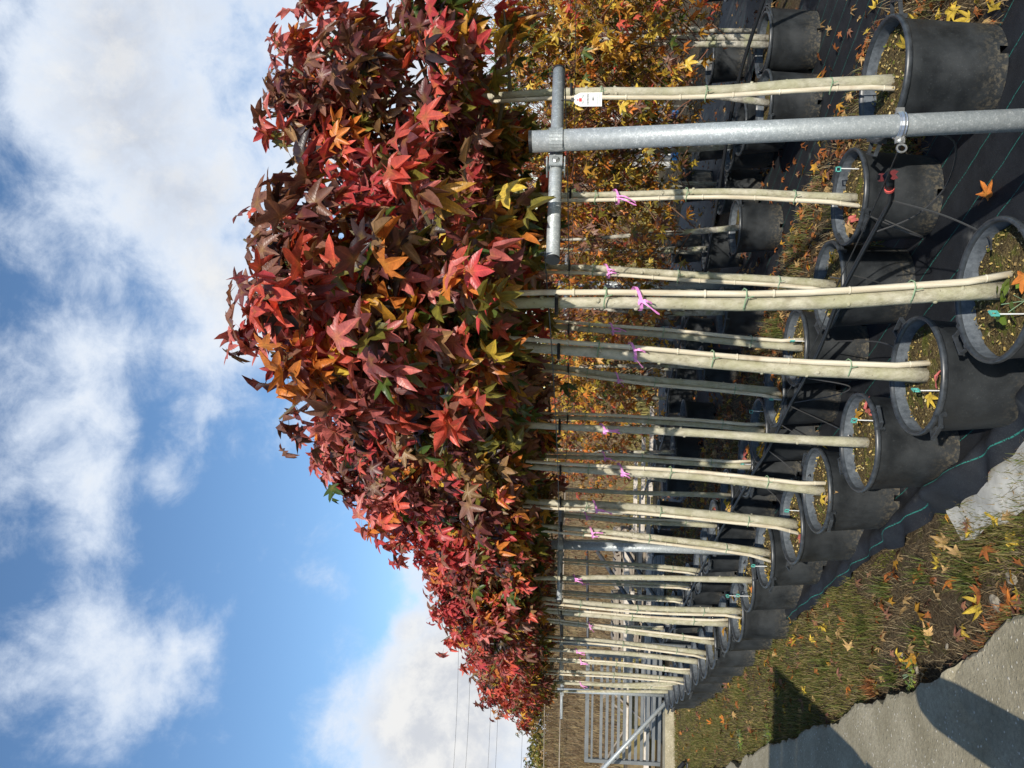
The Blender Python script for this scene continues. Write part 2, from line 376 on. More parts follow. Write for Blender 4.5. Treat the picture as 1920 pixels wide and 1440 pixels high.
def edge_n(t): return float(np.interp(t, EDGE_T, EDGE_N) + .020 * np.interp(t, np.linspace(-4, 17, 64), _e1) + .010 * np.interp(t, np.linspace(-4, 17, 260), _e2) + .004 * np.interp(t, np.linspace(-4, 17, 900), _e3))
mb = MB(); ts = np.linspace(-3, 16, 900)
for i, t in enumerate(ts):
    e = edge_n(t); mb.v += [tuple(P(e, t, -.02)), tuple(P(e - .006, t, .036)), tuple(P(e - .02, t, .046)), tuple(P(-4.5, t, .048))]
for i in range(len(ts) - 1):
    for j in range(3): mb.f.append((i * 4 + j, (i + 1) * 4 + j, (i + 1) * 4 + j + 1, i * 4 + j + 1)); mb.c.append((1, 1, 1))
kind(mb.build('concrete_path', M_CONC, smooth=False), 'structure')
# second pour of concrete, a little higher, with a chipped edge across the path
_c1 = _er.normal(0, 1, 80)
def chip_t(n): return float(np.interp(n, [-4.5, -.4, .0, .18, .36, .47, .56, .62], [2.2, 2.75, 3.06, 3.20, 3.36, 3.47, 3.44, 3.36]) + .012 * np.interp(n, np.linspace(-4.6, .7, 80), _c1) + .02 * h2(n * 9, .2))
kk_ = np.concatenate([[0, .004, .008, .012], np.linspace(.014, 1, 700)]); zz_ = [.040, .052, .062, .066]
mb = MB(); sn = np.concatenate([np.linspace(-4.5, -.6, 8), np.linspace(-.45, .60, 60)])
for i, k in enumerate(kk_):
    for j, n in enumerate(sn):
        t0_ = chip_t(n); t = t0_ + (16 - t0_) * k * (k if k > .013 else k) ** 0; e = edge_n(t) - .004; q = (n + 4.5) / (.60 + 4.5); nn_ = min(-4.5 + q * (e + 4.5), e)
        mb.v.append(tuple(P(nn_, t, zz_[i] if i < 4 else (.066 if j < len(sn) - 1 else .060))))
w_ = len(sn)
for i in range(len(kk_) - 1):
    for j in range(w_ - 1): mb.f.append((i * w_ + j, i * w_ + j + 1, (i + 1) * w_ + j + 1, (i + 1) * w_ + j)); mb.c.append((1, 1, 1))
    a_, b_ = i * w_ + w_ - 1, (i + 1) * w_ + w_ - 1; o_ = len(mb.v); va, vb = mb.v[a_], mb.v[b_]; mb.v += [(va[0], va[1], .0), (vb[0], vb[1], .0)]; mb.f.append((a_, o_, o_ + 1, b_)); mb.c.append((1, 1, 1))
kind(mb.build('path_slab', M_CONC), 'structure')

def fab_edge(t): return 1.19 + .035 * h2(t * 1.3, 4.) + .02 * h2(t * 4., 9.) - .05 * math.exp(-((t - 3.1) / .35) ** 2)
def fab(k, t):
    e = fab_edge(t); n = e + k * (2.86 + .05 * h2(t * 2, 3.) - e)
    z = .022 + .004 * h2(n * 6, t * 3) + .003 * h2(n * 14, t * 11)
    amt = math.exp(-((t - 3.0) / 1.0) ** 2) + .35 * math.exp(-((t - 5.5) / 1.2) ** 2)
    q = n - e
    z += amt * (.10 * math.exp(-((q - .09) / .055) ** 2) * (1 + .35 * math.sin(t * 9 + n * 14)) + .02 * math.sin(t * 23 + q * 30) * math.exp(-(q / .12) ** 2))
    z += .014 * math.exp(-(q / .08) ** 2) * (1 + math.sin(t * 13 + 2 * math.sin(t * 3)))
    return P(n, t, z)
ks = np.concatenate([np.linspace(0, .16, 22), np.linspace(.18, 1, 30)])
us_ = ks; vs_ = np.linspace(.2, 12.6, 420)
fo = grid('ground_fabric', us_, vs_, fab, M_FAB)
lay = fo.data.uv_layers.new(name='UVMap')
vn = np.zeros(len(fo.data.vertices) * 3); fo.data.vertices.foreach_get('co', vn); vn = vn.reshape(-1, 3)
lv = np.zeros(len(fo.data.loops), np.int32); fo.data.loops.foreach_get('vertex_index', lv)
UVn = np.stack([vn[:, 0] * NV[0] + vn[:, 1] * NV[1], vn[:, 0] * DV[0] + vn[:, 1] * DV[1]], 1)
lay.data.foreach_set('uv', UVn[lv].astype(np.float32).ravel()); kind(fo, 'structure')
for (n0, n1, t0, t1) in ((3.62, 5.25, -.5, 13.2), (6.0, 8.0, -.5, 13)):
    fo = grid('ground_fabric', np.linspace(n0, n1, 24), np.linspace(t0, t1, 120), lambda n, t: P(n + .06 * h2(t, n0) * (n < n0 + .2), t, .012 + .005 * h2(n * 4, t * 3)), M_FAB, uv=True)
    kind(fo, 'structure')
mb = MB(); ts = np.linspace(2.1, 3.25, 24)
for t in ts:
    for k in range(5):
        n = 1.0 + .04 * h2(t * 3, 1) + .09 * max(0, t - 2.9) + k * .06; mb.v.append(tuple(P(n, t, .012 + .03 * math.sin(k / 4 * math.pi) * (1 + .4 * math.sin(t * 15 + k)))))
for i in range(len(ts) - 1):
    for k in range(4): mb.f.append((i * 5 + k, (i + 1) * 5 + k, (i + 1) * 5 + k + 1, i * 5 + k + 1)); mb.c.append((1, 1, 1))
tag(mb.build('plastic_sheet', M_SHEET, smooth=True), 'pale grey sheet sticking out from under the black ground fabric', 'sheet')

# ------------------------------------------------------------------ leaves
def leaf_template(seed, simple=False):
    r = np.random.default_rng(seed); c = [(0, .10, 0.)]; pts = []
    A = [-112, -56, 0, 56, 112]; L = [.62, .88, 1.0, .88, .62]
    cur = r.uniform(-.05, .50); vf = r.uniform(.04, .13); wob = r.normal(0, .10, 5); tw = r.normal(0, .22); side = r.uniform(-.1, .35)
    def pol(a, rad, z):
        a = math.radians(a); x, y = math.sin(a) * rad, .10 + math.cos(a) * rad
        return (x * (1 - .12 * side), y, z + tw * x * y - side * x * x)
    if not simple: pts.append(pol(-160, .20, .03))
    for i in range(5):
        l = L[i] * r.uniform(.86, 1.1); a = A[i] + r.normal(0, 5)
        tipz = -cur * l * l + wob[i]
        if simple: pts.append(pol(a, l, tipz))
        else:
            hw = 20 * r.uniform(.85, 1.15); h2_ = 10.5 * r.uniform(.8, 1.15)
            pts.append(pol(a - hw, l * .58, vf + tipz * .3)); pts.append(pol(a - h2_, l * .78, vf * .8 + tipz * .62)); pts.append(pol(a, l, tipz))
            pts.append(pol(a + h2_, l * .78, vf * .8 + tipz * .62)); pts.append(pol(a + hw, l * .58, vf + tipz * .3))
        if i < 4: pts.append(pol((A[i] + A[i + 1]) / 2, .42 if not simple else .36, vf + .02))
    if not simple: pts.append(pol(160, .20, .03))
    V = np.array(c + pts); n = len(pts)
    F = [(0, i + 1, i + 2) for i in range(n - 1)] + [(0, n, 1)]
    if simple: V = np.vstack([V, [(0, -.05, 0)]]); F[-1] = (0, n, n + 1); F.append((0, n + 1, 1))
    F = [(a, c_, b) for a, b, c_ in F]
    if not simple:
        k = len(V); V = np.vstack([V, [(-.022, .05, -.005), (.022, .05, -.005), (0, -.85, -.10)]]); F.append((k, k + 2, k + 1))
    return V, np.array(F)
LT = [leaf_template(s) for s in range(8)]; LS = [leaf_template(s + 50, True) for s in range(4)]

C = dict(crimson=(.42, .050, .052), red=(.56, .095, .065), rose=(.50, .135, .12), maroon=(.155, .046, .045), dark=(.042, .026, .028), brown=(.21, .095, .066),
         orange=(.58, .19, .04), amber=(.48, .25, .035), yellow=(.60, .42, .06), olive=(.17, .15, .028), green=(.055, .09, .018), tan=(.42, .27, .12), rust=(.33, .11, .035), umber=(.26, .15, .07))
CN = list(C); CA = np.array([C[k] for k in CN]); CI = {k: i for i, k in enumerate(CN)}
LEAF_ME = {}
def leaf_mesh(shape, ci, m=None):
    m = m or M_LEAF; key = (shape, ci, m.name)
    if key not in LEAF_ME:
        V, F = LT[shape]; r = np.random.default_rng(shape * 31 + ci)
        cols = CA[ci] * r.uniform(.8, 1.2) * r.uniform(.94, 1.06, (len(F), 1)); LEAF_ME[key] = fastmesh('leaf', V, F, m, cols, True, V)
    return LEAF_ME[key]
def frames(nrmv, dirv):
    z = nrmv / (np.linalg.norm(nrmv, axis=1, keepdims=True) + 1e-9)
    y = dirv - z * np.sum(dirv * z, 1, keepdims=True); y /= np.linalg.norm(y, axis=1, keepdims=True) + 1e-9
    x = np.cross(y, z); return np.stack([x, y, z], 2)       # columns
def leaves_mesh(name, pos, Mx, size, ci, m, tmpl, jit=.2, r=rng):
    Vs, Fs, Cs, Us = [], [], [], []; off = 0; sh = r.integers(0, len(tmpl), len(pos))
    for s, (V, F) in enumerate(tmpl):
        I = np.where(sh == s)[0]
        if not len(I): continue
        X = np.einsum('nij,kj->nki', Mx[I], V) * size[I, None, None] + pos[I, None, :]
        Vs.append(X.reshape(-1, 3)); Us.append(np.tile(V, (len(I), 1))); f = F[None] + (np.arange(len(I)) * len(V))[:, None, None] + off
        Fs.append(f.reshape(-1, 3)); off += len(I) * len(V)
        col = CA[ci[I]] * r.uniform(1 - jit, 1 + jit, (len(I), 1)); col = np.repeat(col, len(F), 0) * r.uniform(.9, 1.1, (len(I) * len(F), 1)); Cs.append(col)
    return fastmesh(name, np.vstack(Vs), np.vstack(Fs), m, np.clip(np.vstack(Cs), 0, 1), tmpl is LT, np.vstack(Us))

def pick(r, w):
    k = list(w); p = np.array([w[q] for q in k], float); return CI[k[r.choice(len(k), p=p / p.sum())]]
TOPS = [dict(crimson=1.6, red=2.6, rose=3, maroon=4, dark=1.4, brown=4.2, orange=.8, umber=1.4), dict(crimson=4.2, red=4.4, rose=4.8, maroon=2.2, brown=1.8, orange=.7, umber=.4), dict(crimson=1.2, red=2, rose=2.4, maroon=4.5, dark=2.6, brown=4.2, orange=1, umber=1.4)]
LOWS = dict(olive=4.2, green=2.6, yellow=.7, amber=1.9, orange=1.5, brown=2.4, maroon=1.4, red=.4, umber=1.6)

def grow_crown(r, ax, h0, h1, R, nb, per, top, feather=False):
    """branches as polylines and leaves as (position, frame, size, colour index)"""
    br, pos, nr, dr, sz, ci = [], [], [], [], [], []
    for i in range(nb):
        f = (i + .5) / nb; h = h0 + (h1 - h0 - .16) * f ** .92; az = i * 2.39996 + r.uniform(-.4, .4)
        prof = (min(1, .62 + 2.2 * f) * (1 - f) ** .55 * 1.05 + .12) if not feather else (min(1, .7 + f) * (1 - f) ** .5 + .1)
        Lb = R * prof * r.uniform(.70, 1.22); el = math.radians(14 + 46 * f + r.uniform(-10, 12)) if not feather else math.radians(r.uniform(30, 55))
        o = np.array([math.cos(az), math.sin(az), 0]); p0 = ax(h)
        p1 = p0 + o * Lb * .55 + np.array([0, 0, math.tan(el) * Lb * .42]); p2 = p0 + o * Lb + np.array([0, 0, math.tan(el) * Lb * .86])
        if p2[2] > h1 + .05: p2[2] = h1 + .05 * r.random()
        br.append((p0, p1, p2))
        bc = pick(r, top); n = int(per * r.uniform(.75, 1.25) * (.55 + .6 * prof))
        for j in range(n):
            s = r.uniform(.18, 1.03) ** .85; q = (1 - s) ** 2 * p0 + 2 * s * (1 - s) * p1 + s * s * p2
            a2 = az + r.normal(0, 1.0); d = np.array([math.cos(a2), math.sin(a2), r.uniform(-1.1, .3)])
            q = q + d * r.uniform(.02, .085) + r.normal(0, .025, 3)
            q[2] = min(q[2], h1 + .05 * r.random())
            nn2 = np.array([o[0] * .6, o[1] * .6, .75]) + r.normal(0, .48, 3)
            pos.append(q); nr.append(nn2); dr.append(d); sz.append(r.uniform(.050, .090) * (1.05 if f < .6 else .92))
            hf = (q[2] - h0) / (h1 - h0); outr = np.hypot(*(q - ax(q[2]))[:2]) / R
            p = r.random(); lim = np.clip(.0 + 1.05 * hf + .55 * (outr - .35), .05, .97)
            if feather: ci.append(bc if p < .45 else pick(r, top))
            elif p < lim: ci.append(bc if r.random() < .62 else pick(r, top))
            else: ci.append(pick(r, LOWS))
    n = 26 if not feather else 8
    for j in range(n):
        h = h1 - .26 * r.random() ** 1.4; a2 = r.uniform(0, 6.28); d = np.array([math.cos(a2), math.sin(a2), r.uniform(-.5, .5)])
        pos.append(ax(h) + d * r.uniform(.03, .09)); nr.append(np.array([d[0] * .5, d[1] * .5, .8]) + r.normal(0, .4, 3)); dr.append(d); sz.append(r.uniform(.06, .10)); ci.append(pick(r, top))
    return br, np.array(pos), frames(np.array(nr), np.array(dr)), np.array(sz), np.array(ci)

CAMP = np.array([0, 0, EYE])
def put_leaves(crown, pos, Mx, sz, ci, nobj, tmpl, m, r, loc):
    I = np.arange(len(pos)); keep = np.zeros(len(pos), bool)
    if nobj:
        ctr = pos.mean(0); toc = CAMP - loc - ctr; toc /= np.linalg.norm(toc)
        sc_ = (pos - ctr) @ toc + .35 * np.linalg.norm(pos - ctr, axis=1) + 1.2 * sz + r.normal(0, .04, len(pos))
        keep[np.argsort(-sc_)[:nobj]] = True
        for i in np.where(keep)[0]:
            o = bpy.data.objects.new('leaf', leaf_mesh(int(r.integers(0, 8)), int(ci[i]), m)); COL.objects.link(o); o.parent = crown
            mm = Matrix(Mx[i].tolist()).to_4x4() @ Matrix.Scale(float(sz[i]), 4); mm.translation = pos[i].tolist(); o.matrix_local = mm
    J = ~keep
    kind(link('foliage', leaves_mesh('foliage', pos[J], Mx[J], sz[J], ci[J], m, tmpl, r=r), crown), 'stuff')

def branch_mesh(br, r, col=(.16, .14, .09), r0=.009, extra=None):
    b = MB()
    for p0, p1, p2 in br:
        q = [(1 - s) ** 2 * p0 + 2 * s * (1 - s) * p1 + s * s * p2 for s in (0, .35, .7, 1)]
        b.tube(q, [r0, r0 * .8, r0 * .6, r0 * .4], 4, col, False)
    if extra: extra(b)
    return b

# ------------------------------------------------------------------ pots (shared meshes)
PR, PH = .218, .355
b = MB(); K = 40; notch = {(0, j) for j in (3, 13, 23, 33)}
b.lathe([(.186, .0), (.187, .028), (.192, .10), (.200, .20), (.207, .29), (.2085, .292), (.211, .335)], K, notch); b.lathe([(.184, .028), (.02, .028)], K)
ME_WALL = b.mesh('wall', M_POT, True)
b = MB(); prof = [(.211 + .0, .332)] + [(.2165 + .0085 * math.cos(a), .342 + .0125 * math.sin(a)) for a in np.linspace(-2.2, 2.6, 9)] + [(.2075, .337)]
b.lathe(prof, 48); ME_RIM = b.mesh('rim', M_RIM, True)
b = MB(); b.lathe([(.2075, .338), (.2045, .29), (.2015, .24)], 48); ME_INNER = b.mesh('inner_wall', M_INNER, True)
def soil_mesh(seed):
    r = np.random.default_rng(seed); V = [(0, 0, .31)]; F = []; k = 28; R_ = [.06, .12, .17, .2035]
    for q in R_:
        for j in range(k): V.append((q * math.cos(6.28319 * j / k), q * math.sin(6.28319 * j / k), .297 + .02 * (1 - q / .2) + r.normal(0, .004)))
    F += [(0, 1 + j, 1 + (j + 1) % k) for j in range(k)]
    b = MB(); b.add(V, F + [(1 + i * k + j, 1 + (i + 1) * k + j, 1 + (i + 1) * k + (j + 1) % k, 1 + i * k + (j + 1) % k) for i in range(3) for j in range(k)])
    return b.mesh('soil', M_SOIL, True)
ME_SOIL = [soil_mesh(s) for s in range(3)]
def chips_mesh(seed, n=330):
    r = np.random.default_rng(seed); a = r.uniform(0, 6.283, n); q = .195 * np.sqrt(r.random(n)); pos = np.stack([q * np.cos(a), q * np.sin(a), .301 + .018 * (1 - q / .2) + r.uniform(0, .008, n)], 1)
    V = np.array([(-1, -.45, 0), (1, -.5, .15), (.9, .5, 0), (-.9, .4, .25)]); F = np.array([(0, 1, 2, 3)])
    Mx = frames(np.array([0, 0, 1.]) + r.normal(0, .6, (n, 3)), r.normal(0, 1, (n, 3))); sz = r.uniform(.002, .0075, n)
    X = np.einsum('nij,kj->nki', Mx, V) * sz[:, None, None] + pos[:, None]
    pal = np.array([(.46, .35, .12), (.52, .43, .22), (.28, .19, .08), (.08, .055, .03), (.10, .12, .02), (.5, .36, .12)])
    return fastmesh('wood_chips', X.reshape(-1, 3), (F[None] + (np.arange(n) * 4)[:, None, None]).reshape(-1, 4), M_CHIP, pal[r.integers(0, 6, n)])
ME_CHIP = [chips_mesh(s) for s in range(3)]
def handle_mesh():
    b = MB(); q = math.radians(11); a0 = np.array([.222 * math.cos(q), -.222 * math.sin(q), .333]); a1 = a0 * [1, -1, 1]
    o0 = a0 + [.046, .006, .010]; o1 = a1 + [.046, -.006, .010]
    for p, r_ in (((a0, o0)), ((o0, o1)), ((o1, a1))):
        d = r_ - p; L = np.linalg.norm(d); x = d / L; z = np.array([0, 0, 1.]) - x * x[2]; z /= np.linalg.norm(z); y = np.cross(z, x)
        b.box((p + r_) / 2, (L + .010, .0055, .014), np.stack([x, y, z], 1))
    for a in (a0, a1): b.box(a + [-.004, 0, 0], (.016, .012, .040))
    return b.mesh('handle', M_RIM)
ME_HAND = handle_mesh()
b = MB(); b.box((0, 0, .30), (.004, .004, .14)); ST = b
b = MB(); b.tube([(0, 0, .25), (.004, 0, .385)], .0025, 5); ME_STAKE = b.mesh('drip_stake', M_WHITE)
b = MB()
for dx, dz, sx, sz_ in ((-.010, 0, .004, .022), (.010, 0, .004, .022), (0, -.010, .024, .004), (0, .010, .024, .004)): b.box((dx, 0, .395 + dz), (sx, .006, sz_))
ME_RING = b.mesh('stake_head', M_TEAL)
def pot(p, label, group, rot, scale=1., near=True, inside=True, idx=0, tilt=0.):
    t = thing('plant_pot', label, 'plant pot', (p[0], p[1], p[2] if len(p) > 2 else .024), rot, group); t.scale = (scale,) * 3
    if tilt: t.rotation_euler = (tilt, tilt * .6, rot)
    link('wall', ME_WALL, t); link('rim', ME_RIM, t)
    if inside:
        link('inner_wall', ME_INNER, t); s = link('soil', ME_SOIL[idx % 3], t)
        if near: kind(link('wood_chips', ME_CHIP[idx % 3], s), 'stuff')
    for a in (0, math.pi): link('handle', ME_HAND, t, (0, 0, 0), a)
    if near:
        a = rot * 3.7 + idx; st = link('drip_stake', ME_STAKE, t, (.13 * math.cos(a), .13 * math.sin(a), 0), a); link('stake_head', ME_RING, st)
    return t

# ------------------------------------------------------------------ sweetgum standards
def trunk_curve(r, lean, hsoil, htop, bow):
    hs_ = np.linspace(hsoil, htop, 15); ph = r.uniform(0, 6.28)
    def ax(h):
        k = (h - hsoil) / (1.8 - hsoil); w = math.sin(min(1., k) * math.pi) * bow
        return np.array([lean * k + w + .003 * math.sin(h * 6 + ph), .05 * (k - .1) * math.sin(ph) + .006 * math.cos(h * 7 + ph), h])
    return hs_, ax
def ribbon_mesh(r, ax, h, rad):
    b = MB(); c = ax(h)
    ring = [c + np.array([math.cos(a) * rad, math.sin(a) * rad, .012 * math.sin(a + 1)]) for a in np.linspace(0, 6.283, 13)]
    for i in range(12):
        p, q = ring[i], ring[i + 1]; b.add([p - [0, 0, .005], q - [0, 0, .005], q + [0, 0, .005], p + [0, 0, .005]], [(0, 1, 2, 3)])
    for s in range(2):
        d = np.array([r.uniform(-.9, .1), -1, 0]); d /= np.linalg.norm(d); p = c + d * (rad + .002); w = np.array([1, .2, .25]) * .0055
        L_ = r.uniform(.035, .10); sx = r.uniform(-.035, .02); pts = [p + np.array([sx * k + .006 * math.sin(4 * k + s), -.012 * math.sin(3 * k), -L_ * k]) for k in np.linspace(0, 1, 7)]
        for i in range(6):
            w1, w2 = w * (1 - .5 * abs(math.sin(i * 1.1 + s))), w * (1 - .5 * abs(math.sin((i + 1) * 1.1 + s))); b.add([pts[i] - w1, pts[i] + w1, pts[i + 1] + w2, pts[i + 1] - w2], [(0, 1, 2, 3)])
    return b.mesh('ribbon', M_PINK)
def standard_tree(i, x, y, lean, top, label, group, seed, nobj, tone, cane=1, ribbon=None, R=.42, h0=1.80, nb=32, per=30, bow=.02, rad=.023, detailed=True, wire=1.70):
    r = np.random.default_rng(seed); loc = np.array([x, y, 0.])
    t = thing('sweetgum_tree', label, 'tree', (x, y, 0), 0, group)
    hs_, ax = trunk_curve(r, lean, .33, 1.95, bow)
    b = MB(); ptsT = [ax(h) for h in hs_] + [ax(h) for h in np.linspace(2.05, top - .05, 5)]
    rr = [rad * (1.15 if k == 0 else 1 - .38 * k / 14) * (1 + (.10 if k % 3 == 1 else 0) * r.random()) for k in range(15)] + [rad * q for q in (.55, .45, .33, .22, .1)]
    b.tube(ptsT, rr, 10)
    for k in range(16):      # knots
        h = r.uniform(.45, 1.75); a = r.uniform(0, 6.28); c = ax(h); d = np.array([math.cos(a), math.sin(a), 0]); rl = rad * (1 - .3 * (h - .3) / 1.6)
        b.tube([c + d * rl * .7, c + d * (rl + .004)], [.011, .005], 6)
    b.build('trunk', M_BARK, t, True)
    side = np.array([.028 if cane > 0 else -.028, -.020, 0]) if cane else None
    if cane:
        c = MB(); hc = r.uniform(1.95, 2.15); pc = [ax(h) * [1, 1, 0] + side * (1.06 + (.7 if k == 0 else 0)) + np.array([0, 0, h]) for k, h in enumerate(np.linspace(.30, hc, 12))]
        rc = []
        c.tube(pc, [.0115 - .003 * k / 11 for k in range(12)], 8)
        for k in range(int(hc / .21)):
            h = .40 + k * .21 + r.uniform(-.02, .02)
            if h > hc - .05: break
            q = np.array([np.interp(h, [p_[2] for p_ in pc], [p_[a] for p_ in pc]) for a in range(2)] + [h]); c.tube([q - [0, 0, .004], q, q + [0, 0, .004]], [.0105, .0132, .0105], 8)
        c.build('cane', M_CANE, t, True)
        for h in (.62, 1.12, 1.55):
            q = ax(h) + side * .5; e = MB()
            e.tube([q + np.array([.034 * math.cos(a), .029 * math.sin(a), .004 * math.sin(2 * a)]) for a in np.linspace(0, 6.283, 11)], .0022, 4)
            e.tube([q + [.0, -.029, 0], q + [.006, -.034, -.022]], .0016, 4); e.build('tie', M_TIE, t)
    if detailed:
        q = ax(wire); e = MB(); e.tube([q + np.array([.034 * math.cos(a), .034 * math.sin(a), 0]) for a in np.linspace(0, 6.283, 11)], .006, 5); e.build('wire_tie', M_BLACK, t)
    if ribbon: link('ribbon', ribbon_mesh(r, lambda h: ax(h) + (side * .45 if cane else 0), ribbon, .038 if cane else .026), t)
    br, pos, Mx, sz, ci = grow_crown(r, ax, h0, top, R, nb, per, tone)
    crown = branch_mesh(br, r).build('crown', M_TWIG, t)
    put_leaves(crown, pos, Mx, sz, ci, nobj, LT if detailed else LS, M_LEAF, r, loc)
    return t

FR = [(0.311, 2.457, -0.053), (0.057, 2.976, 0.087), (-0.233, 3.538, 0.044), (-0.526, 4.115, 0.077), (-0.786, 4.555, 0.095), (-1.081, 5.158, 0.136), (-1.381, 5.65, -0.037), (-1.693, 5.95, 0.047), (-1.931, 6.403, 0.057), (-2.272, 6.967, 0.134), (-2.502, 7.357, 0.102), (-2.735, 7.798, 0.041), (-3.013, 8.25, 0.052), (-3.25, 8.68, .02), (-3.455, 9.10, -0.047), (-3.68, 9.52, .03), (-3.88, 9.93, -0.084)]
FTOP = [2.64, 2.60, 2.66, 3.06, 2.72, 2.68, 2.64, 2.60, 2.66, 2.62, 2.58, 2.66, 2.60, 2.62, 2.66, 2.58, 2.6]
FRIB = [1.45, 1.42, 1.5, 1.38, 1.5, 1.5, 1.6, None, None, 1.45, None, 1.55, 1.5, None, 1.48, None, None]
BR = [(1.265, 3.243, -0.055), (0.903, 3.717, 0.013), (0.525, 3.985, 0.078), (0.238, 4.543, 0.116), (-0.021, 4.972, 0.136), (-.29, 5.36, .06), (-0.575, 5.741, 0.04), (-0.882, 6.386, 0.017), (-1.222, 6.938, 0.059), (-1.52, 7.33, .03), (-1.815, 7.734, 0.065), (-2.10, 8.30, -0.01), (-2.40, 8.84, .04), (-2.69, 9.39, 0.), (-2.98, 9.94, .05), (-3.27, 10.5, .02)]
BTOP = [2.86, 2.80, 2.72, 2.70, 2.70, 2.66, 2.7] + [2.62] * 10
BRIB = [None, 1.45, 1.48, 1.42, 1.36, None, 1.4, None, 1.5, None, None, 1.5, None, None, None, None]
GF, GB = 'sweetgums in the row beside the path', 'sweetgums in the second row'
for i, (x, y, ln) in enumerate(FR):
    tone = TOPS[[2, 2, 0, 1, 1, 0, 1, 0, 1, 1, 0, 1, 0, 1, 1, 0, 0][i]]
    far = i > 11
    lab = ('red sweetgum at the gate end of the row beside the path' if far else
           f'sweetgum with red and maroon crown, {ORD[i]} along the path-side row from the big steel post')
    no = 230 if i < 5 else 120 if i < 9 else 50 if i < 12 else 0
    standard_tree(i, x, y, ln, FTOP[i], lab, GF, 100 + i, no, tone, cane=[1, 1, 0, 1, -1, -1, 0, -1, 1, 1, -1, 0, 1, -1, 0, 1, 0][i], ribbon=FRIB[i], nb=32 if i < 8 else 26, per=38 if i < 8 else 24, h0=1.86 + .07 * math.sin(i * 2.3),
                  bow=[-.02, -.01, .0, .015, .02, .015, .01][i % 7], rad=[.025, .027, .022, .024, .028, .024, .024][i % 7], detailed=i < 9)
    pl = ('black plastic pot at the gate end of the row beside the path' if far else
          f'black plastic pot holding the {ORD[i]} sweetgum along the path-side row from the big steel post')
    pot((x, y), pl, 'pots in the row beside the path', [2.2, .6, 1.9, .7, 2.6, .3, 1.4, 2.0][i % 8] + .1 * i, 1.0, i < 8, True, i)
for i, (x, y, ln) in enumerate(BR):
    far = i > 9
    lab = ('red sweetgum at the gate end of the second row' if far else
           f'sweetgum in the second row from the path, {ORD[i]} counting from the white tag')
    no = 230 if i < 3 else 60 if i < 6 else 0
    standard_tree(i, x, y, ln, BTOP[i], lab, GB, 300 + i, no, TOPS[[0, 2, 0, 1, 0, 1][i % 6]], cane=[-1, -1, -1, 1, -1, 1, 1, 0, 1, -1][i % 10], ribbon=BRIB[i], nb=34 if i < 3 else 26, per=38 if i < 4 else 22, h0=1.84 + .08 * math.sin(i * 1.9 + 1),
                  R=.50 if i == 0 else .42, bow=[-.01, .02, .01, .0][i % 4], rad=[.027, .020, .022, .022][i % 4], detailed=i < 6, wire=1.67)
    pl = ('black plastic pot at the gate end of the second row' if far else f'black plastic pot holding the {ORD[i]} sweetgum of the second row from the white tag')
    pot((x, y), pl, 'pots in the second row', [2.75, .9, 2.5, .2, 1.2][i % 5], 1.10 if i == 0 else 1.0, i < 7, True, i + 1)

